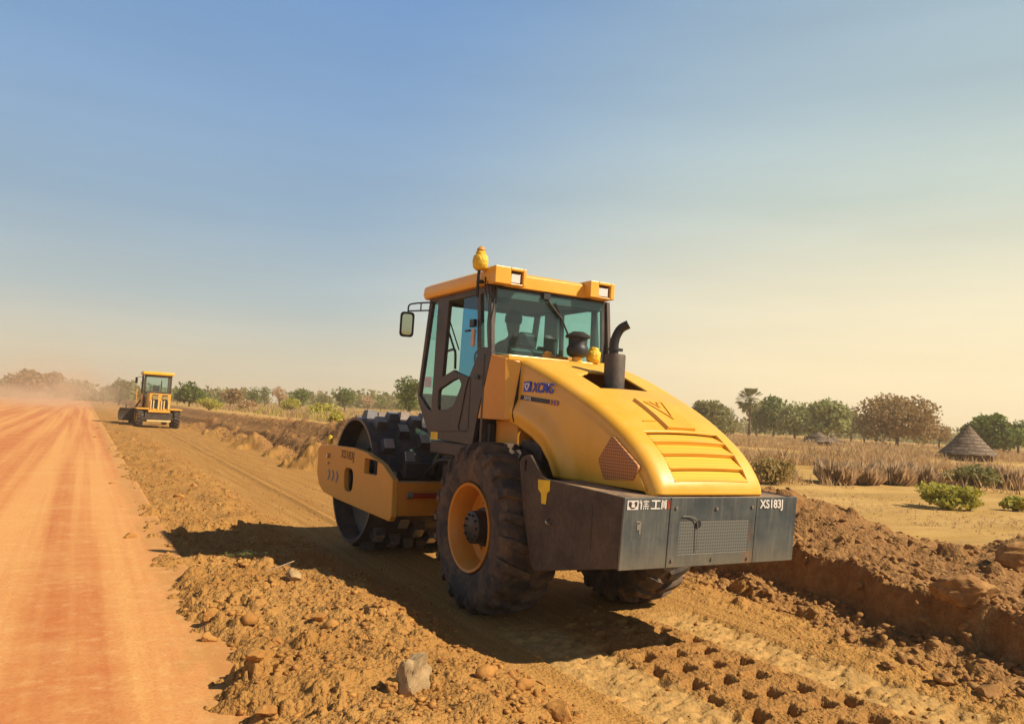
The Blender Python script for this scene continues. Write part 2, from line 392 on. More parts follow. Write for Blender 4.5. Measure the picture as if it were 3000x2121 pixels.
    # behind the machine: tyre tracks either side and pad prints in between (machine frame)
    u = x*cos(MYAW)+y*sin(MYAW); v = -x*sin(MYAW)+y*cos(MYAW)
    beh = 1-sst(-.9, -.3, v)
    au = np.abs(u+.0)
    tyr = sst(.50, .58, au)*(1-sst(1.06, 1.16, au))
    chev = np.sin((v+np.sign(u)*(au-.8)*.9)*2*pi/.17)
    z = z-beh*tyr*(.035-.014*np.clip(chev*3, -1, 1)*(.6+.8*perlin(x*3, y*3))-.016*np.tanh(16*fbm(u*2.6+7, v*9.5, 3))+.010*fbm(x*14, y*14, 3))
    cen = (1-sst(.47, .55, au))*beh
    vv = v+.05*u+.02*perlin(u*3, v*3); row = np.floor(vv/.31); uu = (u+.11*row+.03*perlin(row*1.7, u*0))/.285; du = uu-np.floor(uu)-.5; dv = vv/.31-row-.5
    jit = .30*perlin(row*3.3, np.floor(uu)*2.1)
    dent = (1-sst(.25, .33, np.abs(du+jit)))*(1-sst(.19, .27, np.abs(dv-.25*du)))
    dep = .75+.5*perlin(row*2.1+.4, np.floor(uu)*1.3)
    z = z-cen*(dent*.085*dep-.015)+cen*(.03*fbm(x*9, y*9, 4, .65)+.012*fbm(x*22, y*22, 2, .6, True))
    # sheepsfoot churn in front and under
    return z, loose, np.clip(rightrough, 0, 1), beh*tyr, cen, flat
HEAPS = [(2.0, 12.4, .8, .62), (1.85, 16.6, .85, .78), (2.1, 18.4, .7, .5), (1.8, 21.4, .6, .42), (1.75, 25.6, .8, .66), (2.0, 30.5, .7, .42), (1.9, 36, .9, .5), (3.2, 14.5, .9, .35), (3.6, 20, .9, .4), (2.2, 46, 1.2, .4)]
def th(x, y):
    return float(terrain(np.array([float(x)]), np.array([float(y)]))[0][0])
def road_z(x, y):
    return .135+.012*perlin(x*1.3, y*.12)+.006*fbm(x*3, y*3, 3)+.02*np.clip((-x-3.5)/8, 0, 1)

# ---- ground: one sheet, dense in front of the camera, out to the horizon
def build_ground():
    rr = [0.6]
    while rr[-1] < 14: rr.append(rr[-1]+max(.017, .0028*rr[-1]) if rr[-1] > 2.6 else rr[-1]+.12)
    while rr[-1] < 45: rr.append(rr[-1]*1.0035)
    while rr[-1] < 90: rr.append(rr[-1]*1.0065)
    while rr[-1] < 6000: rr.append(rr[-1]*1.05)
    rr = np.array(rr)
    a_f = np.linspace(YAW-.62, YAW+.66, 900)
    a_b = np.linspace(YAW+.66, YAW-.62+2*pi, 90)[1:-1]
    aa = np.concatenate([a_f, a_b]); nr, na = len(rr), len(aa)
    A, Rr = np.meshgrid(aa, rr); X = CAM.x+Rr*np.sin(A); Y = CAM.y+Rr*np.cos(A)
    Z, loose, rrough, tyr, cen, flat = terrain(X, Y)
    V = np.stack([X, Y, Z], -1).reshape(-1, 3)
    i = np.arange(nr-1)[:, None]; j = np.arange(na)[None, :]; j2 = (j+1) % na
    Fq = np.stack([i*na+j, i*na+j2, (i+1)*na+j2, (i+1)*na+j], -1).reshape(-1, 4)
    o = np_mesh('ground', V, Fq, m_ground()); tag(o, kind='structure')
    fieldw = np.maximum(sst(4.6, 6.4, X+.5*perlin(X, Y)), sst(-15, -18, X)*0)
    xl = 1-sst(-19, -17, X)
    set_attr(o, 'field', np.maximum(fieldw, xl).ravel()); set_attr(o, 'tyre', np.maximum(tyr, 0).ravel())
    set_attr(o, 'rough', rrough.ravel()); set_attr(o, 'bed', flat.ravel()); set_attr(o, 'churn', cen.ravel())
    # centre cap under the camera
    return o
def attr(t, n):
    a = t.new('ShaderNodeAttribute', attribute_name=n); return a.outputs['Fac']
def m_ground():
    t = MT('loose_laterite_soil'); pos = t.new('ShaderNodeNewGeometry').outputs['Position']
    n1 = t.noise(.9, 6, .6, pos); n2 = t.noise(9, 6, .65, pos); n3 = t.noise(60, 3, .6, pos)
    soil = t.mix(t.map(n1, .35, .65), (0.367,0.182,0.049), (0.460,0.245,0.074))
    soil = t.mix(t.map(n2, .55, .72, 0, .55), soil, (0.256,0.113,0.031))
    red = t.mix(t.map(n2, .4, .7), (0.270,0.135,0.050), (0.405,0.225,0.086))
    c = t.mix(attr(t, 'rough'), soil, red)
    mpn = t.new('ShaderNodeMapping'); mpn.inputs['Scale'].default_value = (3.2, .12, 1); t.l.new(pos, mpn.inputs[0])
    streak = t.noise(2.5, 5, .6, mpn.outputs[0])
    bed = t.mix(t.map(streak, .38, .66), (0.389,0.196,0.052), (0.491,0.265,0.078))
    c = t.mix(attr(t, 'bed'), c, bed)
    c = t.mix(t.math('MULTIPLY', attr(t, 'tyre'), t.map(n2, .3, .6, .45, 1)), c, (0.477,0.293,0.107))
    c = t.mix(t.math('MULTIPLY', attr(t, 'churn'), t.map(n2, .3, .65, .9, .35)), c, (0.317,0.152,0.047))
    mp2 = t.new('ShaderNodeMapping'); mp2.inputs['Scale'].default_value = (.35, 1.6, 1); mp2.inputs['Rotation'].default_value = (0.000,0.000,0.502); t.l.new(pos, mp2.inputs[0])
    f1 = t.noise(.8, 6, .65, mp2.outputs[0]); f2 = t.noise(3.5, 6, .7, mp2.outputs[0])
    fld = t.mix(t.map(f1, .38, .62), (0.425,0.259,0.078), (0.564,0.358,0.125))
    fld = t.mix(t.map(f2, .55, .70, 0, .6), fld, (.30,.19,.07))
    c = t.mix(attr(t, 'field'), c, fld); c = t.mix(t.map(n3, .50, .70, 0, .45), c, (0.244,0.099,0.027))
    t.set(Base_Color=c, Roughness=.95); t.b.inputs['Specular IOR Level'].default_value = .15
    vo = t.new('ShaderNodeTexVoronoi'); vo.inputs['Scale'].default_value = 34; t.l.new(pos, vo.inputs['Vector']); vo2 = t.new('ShaderNodeTexVoronoi'); vo2.inputs['Scale'].default_value = 85; t.l.new(pos, vo2.inputs['Vector'])
    gran = t.math('ADD', t.math('MULTIPLY', vo.outputs['Distance'], -.8), t.math('MULTIPLY', vo2.outputs['Distance'], -.35))
    soft = t.math('SUBTRACT', 1, t.math('MULTIPLY', t.math('ADD', attr(t, 'field'), attr(t, 'tyre')), .7))
    h = t.math('ADD', t.math('ADD', t.math('MULTIPLY', n2, .9), t.math('MULTIPLY', n3, .3)), t.math('MULTIPLY', gran, soft))
    t.bump(h, .65, .03); return t.m
ground = build_ground()
def m_road():
    t = MT('graded_red_road'); pos = t.new('ShaderNodeNewGeometry').outputs['Position']
    mpn = t.new('ShaderNodeMapping'); mpn.inputs['Scale'].default_value = (1.9, .022, 1); t.l.new(pos, mpn.inputs[0])
    s = t.noise(1.0, 4, .6, mpn.outputs[0])
    mp3 = t.new('ShaderNodeMapping'); mp3.inputs['Scale'].default_value = (.6, .8, 1); t.l.new(pos, mp3.inputs[0])
    p = t.noise(1.6, 7, .7, mp3.outputs[0], .4); f = t.noise(38, 5, .7, pos)
    c = t.mix(t.map(s, .40, .60), (.51,.168,.052), (.67,.325,.108))
    c = t.mix(t.map(p, .46, .70, 0, .5), c, (.69,.385,.14))
    c = t.mix(t.map(f, .48, .68, 0, .5), c, (.42,.15,.05)); c = t.mix(t.math('MULTIPLY', attr(t, 'spill'), t.map(f, .35, .6, .5, 1)), c, (.48,.25,.08)); f2 = t.noise(9, 6, .75, pos); c = t.mix(t.map(f2, .52, .70, 0, .45), c, (.74,.46,.19))
    t.set(Base_Color=c, Roughness=.9); t.b.inputs['Specular IOR Level'].default_value = .2
    t.bump(t.math('ADD', t.math('MULTIPLY', p, .6), t.math('MULTIPLY', f, .5)), .45, .02); return t.m
def build_road():
    xs = np.concatenate([np.linspace(-18, -8, 30), np.linspace(-7.8, -4.5, 40), np.linspace(-4.46, -3.10, 66)])
    ys = [-14.0]
    while ys[-1] < 900: ys.append(ys[-1]+(.06 if -6 < ys[-1] < 4 else max(.12, .02*abs(ys[-1]))))
    X, Y = np.meshgrid(xs, np.array(ys)); Z = road_z(X, Y)
    # outer margins dip under the ground so the sheet has no visible lip
    Z = Z-.3*(1-sst(-18, -17.2, X))-.25*sst(-3.24, -3.14, X)
    n, m_ = Z.shape; i = np.arange(n-1)[:, None]; j = np.arange(m_-1)[None, :]
    Fq = np.stack([i*m_+j, i*m_+j+1, (i+1)*m_+j+1, (i+1)*m_+j], -1).reshape(-1, 4)
    o = np_mesh('road', np.stack([X, Y, Z], -1).reshape(-1, 3), Fq, m_road())
    set_attr(o, 'spill', (.75*sst(-3.62, -3.44, X+.30*fbm(X*2.2, Y*1.4, 4)+.15*perlin(X*9, Y*9))).ravel())
    return tag(o, kind='structure')
build_road()


# ================================================================ ROAD ROLLER
rol = empty('road_roller', (0,0,0), MYAW)
tag(rol, 'large yellow soil compactor with a studded front drum and closed cab seen from behind', 'road roller')
# ---- hood
HC = smooth_path([(0,.24,2.405), (0,-.06,2.365), (0,-.35,2.285), (0,-.64,2.185), (0,-1.17,1.975), (0,-1.53,1.79), (0,-1.78,1.62), (0,-1.92,1.475), (0,-1.985,1.37), (0,-2.0,1.295)], 24)
HC = [(p.y, p.z) for p in HC]
_d = [0]
for a, b in zip(HC, HC[1:]): _d.append(_d[-1]+math.hypot(b[0]-a[0], b[1]-a[1]))
NS = 170
def hc_at(s):
    i = max(0, min(len(_d)-2, int(np.searchsorted(_d, s))-1))
    t = (s-_d[i])/max(1e-9, _d[i+1]-_d[i]); return (HC[i][0]+(HC[i+1][0]-HC[i][0])*t, HC[i][1]+(HC[i+1][1]-HC[i][1])*t)
_hy = np.array([-p[0] for p in HC]); _hz = np.array([p[1] for p in HC])
def hood_s_of_y(y): return float(np.interp(-y, _hy, _d))
def hood_z(y): return float(np.interp(-y, _hy, _hz))
def hood_n(y):
    s = hood_s_of_y(y); a, b = hc_at(max(0, s-.02)), hc_at(min(_d[-1], s+.02)); d = Vector((0, b[0]-a[0], b[1]-a[1])).normalized()
    return Vector((0, -d.z, d.y)) if d.y > 0 else Vector((0, d.z, -d.y))
def arch(y):
    P = [(.30,1.78), (.21,1.775), (-.05,1.745), (-.21,1.71), (-.42,1.64), (-.58,1.56), (-.70,1.44), (-.78,1.31)]
    if y > P[0][0]: return P[0][1]
    for (a, za), (b, zb) in zip(P, P[1:]):
        if a >= y >= b: return za+(zb-za)*(a-y)/(a-b)
    return 1.31
archpts = [(.30,1.78), (.05,1.757), (-.21,1.71), (-.42,1.64), (-.58,1.56), (-.70,1.44), (-.78,1.31), (-.80,1.2)]
def arch_dist(y, z):
    best = 9
    for a, b in zip(archpts, archpts[1:]):
        p, A, B = Vector((y, z)), Vector(a), Vector(b); t = max(0, min(1, (p-A).dot(B-A)/(B-A).length_squared)); best = min(best, (p-(A+(B-A)*t)).length)
    return best
def hood_hw(y): return .585+.055*sst(-2.0, -.2, y)-.03*float(sst(-.02, .1, y))
def surf_x(yy, zz):
    dd = arch_dist(yy, zz); bulge = .062*(1-float(sst(.10, .30, dd))); bulge *= float(sst(.0, .16, dd+.02))*.55+.45
    return -(float(hood_hw(yy))+bulge+.02*sin(pi*min(1, max(0, (zz-1.3)/(hood_z(yy)+.05-1.3)))))
def drape(o, h=.004):
    xs = [v.co.x for v in o.data.vertices]; mx = max(xs)
    for v in o.data.vertices: v.co.x = surf_x(v.co.y, v.co.z)-h+(v.co.x-mx)
    return o
def build_hood():
    bm = bmesh.new(); rows = []; rc = .10; TOPN, SIDEN = 66, 26; meta = []
    for k in range(NS+1):
        s = _d[-1]*k/NS; y, z = hc_at(s); a, b = hc_at(max(0, s-.015)), hc_at(min(_d[-1], s+.015))
        d = Vector((0, b[0]-a[0], b[1]-a[1])).normalized(); n = Vector((0, d.z, -d.y)) if d.y < 0 else Vector((0, -d.z, d.y))
        if n.z < 0: n = -n
        hw = float(hood_hw(y)); row = []
        zb = min(arch(y), z-rc*n.z-.004)
        def sidept(sx, q):
            top = z-rc*n.z-.0; yy = y-rc*n.y*(1-q)*.0-rc*n.y
            zz = top+(zb-top)*q
            dd = arch_dist(yy, zz); bulge = .062*(1-float(sst(.10, .30, dd)))
            bulge *= float(sst(.0, .16, dd+.02))*.55+.45
            crown = .02*sin(pi*min(1, max(0, (zz-1.3)/(z-1.3+1e-6))))
            return Vector((sx*(float(hood_hw(yy))+bulge+crown), yy, zz))
        for q in range(SIDEN): row.append(sidept(-1, 1-q/SIDEN))
        for q in range(7):
            t = q/6*pi/2; p = Vector((-(hw-rc), y, z))-n*rc; row.append(p+Vector((-cos(t)*rc, 0, 0))+n*sin(t)*rc)
        for q in range(1, TOPN):
            u = -1+2*q/TOPN; row.append(Vector((u*(hw-rc), y, z))+n*(.022*(1-u*u)))
        for q in range(7):
            t = pi/2-q/6*pi/2; p = Vector(((hw-rc), y, z))-n*rc; row.append(p+Vector((cos(t)*rc, 0, 0))+n*sin(t)*rc)
        for q in range(SIDEN): row.append(sidept(1, (q+1)/SIDEN))
        rows.append([bm.verts.new(p) for p in row]); meta.append((y, z))
    for k in range(NS):
        ym = (meta[k][0]+meta[k+1][0])/2
        for q in range(len(rows[0])-1):
            A = rows[k][q].co; B = rows[k+1][q+1].co; xm = (A.x+B.x)/2; istop = SIDEN+6 <= q < SIDEN+6+TOPN
            if istop and -1.965 < ym < -1.60 and -.385 < xm < .385: continue
            if istop and -.875 < ym < -.44 and (-.30 if ym < -.55 else -.12-(-.44-ym)*1.5) < xm < .24-.0*(ym): continue
            bm.faces.new((rows[k][q], rows[k][q+1], rows[k+1][q+1], rows[k+1][q]))
    o = make('hood', bm, YEL, rol, 50, solid=.018); return o
hood = build_hood()
# louvred grille on the tail of the hood
Ls = [-1.60, -1.715, -1.82, -1.915, -1.975]
for a, b in zip(Ls, Ls[1:]):
    bm = bmesh.new(); n1, n2 = hood_n(a), hood_n(b)
    if n1.z < 0: n1 = -n1
    if n2.z < 0: n2 = -n2
    K = 16
    A, B, C_, D_ = [], [], [], []
    for i in range(K+1):
        x = -.388+.776*i/K; cr = .022*(1-(x/.5)**2)
        pa = Vector((x, a, hood_z(a)))+n1*(cr-.030); pb = Vector((x, b, hood_z(b)))+n2*(cr+.006)
        A.append(bm.verts.new(pa)); B.append(bm.verts.new(pb)); C_.append(bm.verts.new(pb-n2*.05)); D_.append(bm.verts.new(pa-n1*.02))
    for i in range(K):
        bm.faces.new((A[i], A[i+1], B[i+1], B[i])); bm.faces.new((B[i], B[i+1], C_[i+1], C_[i])); bm.faces.new((C_[i], C_[i+1], D_[i+1], D_[i]))
    make('louvre', bm, SLAT, hood, 30)
for sx in (-1, 1):
    bm = bmesh.new()
    for a, b in zip(Ls, Ls[1:]):
        n1 = hood_n(a); n2 = hood_n(b); n1 = -n1 if n1.z < 0 else n1; n2 = -n2 if n2.z < 0 else n2
        P = [Vector((sx*.386, a, hood_z(a)))+n1*.012, Vector((sx*.386, b, hood_z(b)))+n2*.012, Vector((sx*.386, b, hood_z(b)))-n2*.07, Vector((sx*.386, a, hood_z(a)))-n1*.07]
        bm.faces.new([bm.verts.new(p) for p in P])
    bmesh.ops.remove_doubles(bm, verts=bm.verts, dist=.0005); make('grille_frame', bm, YELB, hood, 0)
# raised badge panel above the grille
bm = bmesh.new(); K = 14; g = []
def on_hood(x, y, h):
    n = hood_n(y); n = -n if n.z < 0 else n
    return Vector((x, y, hood_z(y)))+n*(.022*(1-(x/.5)**2)+h)
for i in range(K+1):
    y = -1.13-.45*i/K; g.append([bm.verts.new(on_hood(x, y, h)) for x, h in ((-.150,-.01), (-.135,.028), (.155,.028), (.17,-.01))])
for A, B in zip(g, g[1:]):
    for q in range(3): bm.faces.new((A[q], A[q+1], B[q+1], B[q]))
bm.faces.new(g[0]); bm.faces.new(g[-1][::-1])
make('badge_panel', bm, YEL, hood, 30)
bm = bmesh.new()
def stroke(a, b, wd=.012, h=.033):
    a, b = Vector(a), Vector(b); d = (b-a).normalized(); pz = Vector((-d.y, d.x))*wd/2; k = 5; prev = None
    for i in range(k+1):
        p = a+(b-a)*i/k; cur = [bm.verts.new(on_hood(p.x+s*pz.x, p.y+s*pz.y, hh)) for s, hh in ((-1, h-.012), (-1, h), (1, h), (1, h-.012))]
        if prev:
            for q in range(3): bm.faces.new((prev[q], prev[q+1], cur[q+1], cur[q]))
        else: bm.faces.new(cur)
        prev = cur
    bm.faces.new(prev[::-1])
for a, b in (((-.09,-1.2), (.01,-1.47)), ((.01,-1.47), (.11,-1.2)), ((-.09,-1.2), (-.03,-1.2)), ((.11,-1.2), (.05,-1.2)), ((-.03,-1.2), (.01,-1.30)), ((.05,-1.2), (.01,-1.30)), ((.20,-1.20), (.20,-1.42)), ((-.30,-1.47), (-.17,-1.47))): stroke(a, b, .010, .036 if abs(a[0]) < .15 else .010)
make('embossed_emblem', bm, YEL, hood, 0)
# muffler standing in an opening of the hood
bm = bmesh.new(); box(bm, -.34, .28, -.93, -.40, 1.93, 1.99); box(bm, -.34, -.31, -.93, -.40, 1.99, 2.02); make('opening_floor', bm, BLK, hood, 0)
bm = bmesh.new(); lathe(bm, [(1.98,.001), (1.98,.098), (2.44,.100), (2.455,.094), (2.458,.05), (2.458,.001)], 40, (.08,-.57,0), 'Z'); muf = make('muffler', bm, MUF, rol, 40)
bm = bmesh.new()
pp = smooth_path([(.07,-.56,2.44), (.07,-.56,2.56), (.085,-.575,2.64), (.115,-.60,2.705), (.165,-.645,2.745)], 5)
tube(bm, pp, [.045]*8+[.043]*(len(pp)-8), 16, cap=False)
cyl(bm, (.07,-.56,2.49), (.07,-.56,2.515), .055, n=18); obox(bm, (.115,-.59,2.50), ((1,0,0), (0,1,0), (0,0,1)), (.03,.012,.014))
make('exhaust_pipe', bm, BLK, muf, 40, solid=.004)
# side vent, lettering
vpts = [(-1.49,1.71), (-1.83,1.49), (-1.765,1.38), (-1.40,1.355), (-1.335,1.51)]
def side_x(y, z):   # where the left hood wall lies
    return -(float(hood_hw(y))+.02*sin(pi*min(1, max(0, (z-1.3)/(hood_z(y)-1.3)))))
bm = bmesh.new(); cpt = (-1.57, 1.5); K = 1
rp = roundpoly(vpts, .03); vs = [bm.verts.new((side_x(y, z)-.012, y, z)) for y, z in rp]; vi = [bm.verts.new((side_x(y, z)+.01, y, z)) for y, z in rp]; cc = bm.verts.new((side_x(*cpt)-.014, *cpt))
for i in range(len(vs)):
    j = (i+1) % len(vs); bm.faces.new((vs[i], vs[j], cc)); bm.faces.new((vi[i], vi[j], vs[j], vs[i]))
make('side_vent', bm, VENT, hood, 40)
hx = -.668
def side_text(name, body, size, mat, y, z, tilt=0, h=.004, **k): return drape(text_part(name, body, size, mat, hood, M_left(hx-.004, y, z, tilt), **k), h)
side_text('brand_lettering', 'XCMG', .125, BLUE, -.305, 2.055, -.04, shear=.2, offset=.003, space=1.04, sx=.90)
bm = bmesh.new()
def sq(bm, y0, y1, z0, z1, x): box(bm, x-.003, x+.004, y1, y0, z0, z1)
sq(bm, -.165, -.285, 2.055, 2.15, hx-.002); eb = drape(make('emblem', bm, BLUE, hood, 0))
bm = plate([(-.182,2.135), (-.268,2.135), (-.268,2.105), (-.235,2.068), (-.215,2.068), (-.182,2.105)], [], sideX(hx-.0065), -.002); drape(make('emblem_shield', bm, WHT, hood, 0), .013)
bm = plate([(-.205,2.12), (-.245,2.12), (-.225,2.085)], [], sideX(hx-.0095), -.002); drape(make('emblem_mark', bm, BLUE, hood, 0), .016)
bm = plate([(-.12,2.025), (-.60,1.985), (-.60,1.945), (-.12,1.983)], [], sideX(hx-.002), -.002); st = drape(make('black_stripe', bm, BLKST, hood, 0))
side_text('model_lettering', 'XS183J', .042, WHT, -.185, 1.985, -.083, .009, offset=.001)
bm = bmesh.new()
for i in range(3):
    y = -.62-i*.045; b2 = plate([(y,1.985-i*.003), (y-.018,1.984-i*.003), (y-.032,1.962-i*.003), (y-.018,1.938-i*.003), (y,1.94-i*.003), (y-.014,1.962-i*.003)], [], sideX(hx-.002), -.002)
    me = bpy.data.meshes.new('t'); b2.to_mesh(me); b2.free(); bm.from_mesh(me); bpy.data.meshes.remove(me)
drape(make('chevron_marks', bm, PURP, hood, 0))

bm = plate([(-.072,2.335), (-.080,2.335), (-.075,1.76), (-.067,1.76)], [], sideX(hx-.002), -.002); bmesh.ops.subdivide_edges(bm, edges=bm.edges[:], cuts=8); drape(make('hood_seam', bm, BLK, hood, 0), .007)
# ---- engine bay, deck and panels
bm = bmesh.new(); box(bm, -.50, .50, -1.75, -.05, 1.18, 1.60); box(bm, -.42, .42, -.9, .1, .62, 1.18); make('engine_filler', bm, BLK, rol, 0, .02)  # dark block put in under the hood to stop light showing through
bm = plate([(.36,2.425), (.07,2.375), (.035,1.78), (.575,1.78)], [], sideX(-.748), .03)
make('deck_side_panel', bm, ORA, rol, 0, .006)
bm = bmesh.new(); box(bm, -.715, .72, .07, .46, 2.36, 2.415); box(bm, -.70, .70, .07, .12, 1.78, 2.36)
for k in range(1): 
    v = [bm.verts.new(p) for p in ((-.747,.07,2.37), (-.747,.035,1.785), (-.61,-.07,1.80), (-.61,-.07,2.33))]; bm.faces.new(v)
make('rear_deck', bm, YEL, rol, 0, .01)
bm = bmesh.new(); box(bm, -.62, .62, -.02, .42, 1.0, 1.775); make('side_locker', bm, ORA, rol, 0, .012)
bm = bmesh.new(); box(bm, -.58, .58, -.40, -.03, 1.0, 1.60); make('inner_guard', bm, BRN, rol, 0, .012)
bm = bmesh.new(); lathe(bm, [(2.425,.001), (2.425,.055), (2.475,.055), (2.48,.04), (2.50,.04), (2.51,.001)], 24, (-.10,.33,0), 'Z'); box(bm, .02, .22, .26, .42, 2.426, 2.462); make('filler_cap', bm, YELB, rol, 40, .004)
# air pre-cleaner
bm = bmesh.new(); lathe(bm, [(2.34,.055), (2.46,.052)], 24, (.11,.1,0), 'Z'); pc = make('air_intake_neck', bm, YEL, rol, 40)
bm = bmesh.new(); lathe(bm, [(2.455,.001), (2.455,.07), (2.48,.105), (2.53,.115), (2.56,.105), (2.58,.095), (2.65,.098), (2.655,.13), (2.675,.13), (2.70,.085), (2.715,.06), (2.72,.001)], 32, (.11,.1,0), 'Z'); make('air_precleaner', bm, BLK, pc, 40)
def wrapped(name, c, r, h, parent):
    bm = bmesh.new(); random.seed(int(abs(c[0])*100)); prof = [(0,.62), (.12,.98), (.45,1.05), (.7,1.0), (.80,.66), (.88,.74), (.95,.55), (1.0,.05)]
    n = 18; rings = []
    for a, q in prof:
        rings.append([bm.verts.new((c[0]+r*q*cos(t)*(1+random.uniform(-.08,.08)), c[1]+r*q*sin(t)*(1+random.uniform(-.08,.08)), c[2]+h*a+random.uniform(-.004,.004))) for t in [2*pi*i/n for i in range(n)]])
    for A, B in zip(rings, rings[1:]):
        for i in range(n): bm.faces.new((A[i], A[(i+1)%n], B[(i+1)%n], B[i]))
    bm.faces.new(rings[0]); bm.faces.new(rings[-1])
    return make(name, bm, YWRAP, parent, 60)
wrapped('wrapped_lamp', (.33,.12,2.41), .072, .17, rol)
bm = bmesh.new(); obox(bm, (.40,.10,2.40), ((1,0,0), (0,1,0), (0,0,1)), (.10,.10,.012)); make('lamp_bracket', bm, YEL, rol, 0)

# ---- rear counterweight box
XL, XR, YR = -.95, .83, -2.08
side = [(-.75,1.50), (-.67,1.475), (-.635,1.42), (-.73,1.02), (-.90,.60), (-.96,.56), (-2.045,.785), (YR,1.29), (-1.06,1.325), (-1.0,1.345), (-.86,1.455), (-.80,1.50)]
hole = [( -.735+.022*cos(t), 1.41+.05*sin(t)) for t in [2*pi*i/16 for i in range(16)]]
bm = plate(side, [hole], sideX(XL), .03); spl = make('side_plate', bm, BRN, rol, 0, .006)
bm = plate(side, [hole], sideX(XR-.03), .03); make('side_plate', bm, BRN, rol, 0, .006)
def mscale(pts, dx):   # stickers on the side plate
    return plate(pts, [], sideX(XL-.004), .003)
bm = mscale([(-.955,1.31), (-1.135,1.318), (-1.135,1.235), (-1.10,1.215), (-1.085,1.12), (-1.02,1.12), (-1.01,1.20), (-.96,1.235)], 0)
make('yellow_sticker', bm, YSIGN, spl, 0)
bm = bmesh.new(); tube(bm, smooth_path([(XL-.004,-1.145,1.01), (XL-.035,-1.155,1.0), (XL-.035,-1.165,.98), (XL-.004,-1.17,.97)], 4), .008, 8); make('hatch_handle', bm, STEEL, spl, 0)
bm = plate([(-1.36,1.187), (-1.725,1.187), (-1.725,.86), (-1.718,.86), (-1.718,1.180), (-1.36,1.180)], [], sideX(XL-.002), .01); make('access_hatch', bm, BLK, spl, 0)
bm = bmesh.new()
vs = [(x, y, z) for x in (XL+.032, XR-.032) for y, z in ((-1.10,1.318), (-1.10,.60), (-2.04,.79), (YR+.002,1.283))]
V = [bm.verts.new(p) for p in vs]
for f in ((0,1,2,3), (7,6,5,4), (0,3,7,4), (3,2,6,7), (2,1,5,6), (1,0,4,5)): bm.faces.new([V[i] for i in f])
make('counterweight', bm, paint('dusty_deck_plate', (.16,.11,.085), .7, .6), rol, 0, .004)
def ry(z): return YR+.034*(1.29-z)/.5
def rx(x): return -4.5+(x+4.5)*.975
def rz(z): return 1.816-(1.816-z)*.975
def backp(x0, x1, z0, z1, off, th_, mat, name, parent, bev=.004, holes=()):
    bm = plate([(x0,z0), (x1,z0), (x1,z1), (x0,z1)], list(holes), lambda u, v, w_: (u, ry(v)-off+w_, v), th_)
    return make(name, bm, mat, parent, 0, bev)
rp_l = backp(XL+.0, -.525, .775, 1.29, .020, .019, REAR, 'rear_plate', rol)
rp_c = backp(-.518, .365, .775, 1.29, .021, .019, REAR, 'rear_plate', rol, holes=[[(-.415,.87), (.300,.87), (.300,1.115), (-.415,1.115)]])
rp_r = backp(.372, XR, .775, 1.29, .020, .019, REAR, 'rear_plate', rol)
backp(-.42, .305, .865, 1.12, .0195, .012, GRL, 'rear_grille', rp_c, 0)
for x, z in ((-.465,1.215), (-.06,1.205), (.32,1.215), (-.47,.83), (-.07,.825), (.31,.815)):
    bm = bmesh.new(); cyl(bm, (x, ry(z)-.024, z), (x, ry(z)-.031, z), .012, n=10); make('bolt', bm, STEEL, rp_c, 30)
bm = bmesh.new(); tube(bm, smooth_path([(-.40, ry(1.13)-.03, 1.15), (-.33, ry(1.13)-.034, 1.15), (-.26, ry(1.1)-.034, 1.115), (-.245, ry(1.0)-.034, 1.0), (-.235, ry(.9)-.034, .90)], 5), .0035, 6); make('loose_cable', bm, plain('dusty_cable', (.22,.20,.15), .8), rp_c, 40)
bm = bmesh.new()
tube(bm, [(-.235, ry(1.09)-.015, 1.09), (-.235, ry(1.09)-.026, 1.09)], .028, 14); make('tow_pin_hole', bm, BLK, rp_c, 40)
# rust scar and painted marks on the rear
bm = bmesh.new()
def mk(bm, x0, x1, z0, z1, off=.0235): 
    v = [bm.verts.new((x, ry(z)-off, z)) for x, z in ((x0,z0), (x1,z0), (x1,z1), (x0,z1))]; bm.faces.new(v)
mk(bm, -.925, -.825, 1.205, 1.272); ma = make('rear_emblem', bm, WHT, rp_l, 0)
bm = bmesh.new(); v = [bm.verts.new((x, ry(z)-.0255, z)) for x, z in ((-.912,1.262), (-.895,1.262), (-.875,1.24), (-.855,1.262), (-.838,1.262), (-.838,1.235), (-.862,1.213), (-.888,1.213), (-.912,1.235))]; bm.faces.new(v)
make('emblem_mark', bm, DARK, rp_l, 0)
bm = bmesh.new(); mk(bm, -.89, -.86, 1.222, 1.246, .0275); make('emblem_core', bm, WHT, rp_l, 0)
# two written characters and a red tile
bm = bmesh.new(); x0 = -.805
for a in ((0,.012,.0,.045), (-.012,.012,.045,.055), (-.012,.006,.06,.066), (.022,.075,.052,.060), (.030,.068,.036,.043), (.022,.075,.020,.027), (.044,.053,.0,.066), (.024,.034,.0,.014), (.062,.072,.0,.014)): mk(bm, x0+a[0], x0+a[1], 1.207+a[2], 1.207+a[3])
x0 = -.71
for a in ((.005,.085,.055,.066), (.038,.052,.010,.055), (0,.09,0,.010)): mk(bm, x0+a[0], x0+a[1], 1.207+a[2], 1.207+a[3])
x0 = -.612
for a in ((0,.012,0,.066), (.018,.03,.01,.06), (.034,.05,.0,.066), (.0,.05,.05,.058)): mk(bm, x0+a[0], x0+a[1], 1.207+a[2], 1.207+a[3])
make('painted_characters', bm, WHT, rp_l, 0)
bm = bmesh.new(); v = [bm.verts.new((x, ry(z)-.0235, z)) for x, z in ((-.590+.035,1.268), (-.590+.058,1.268), (-.528,1.222), (-.528,1.207), (-.548,1.207))]; bm.faces.new(v)
mk(bm, -.545, -.528, 1.245, 1.268); mk(bm, -.555, -.548, 1.207, 1.225); make('red_mark', bm, REDP, rp_l, 0)
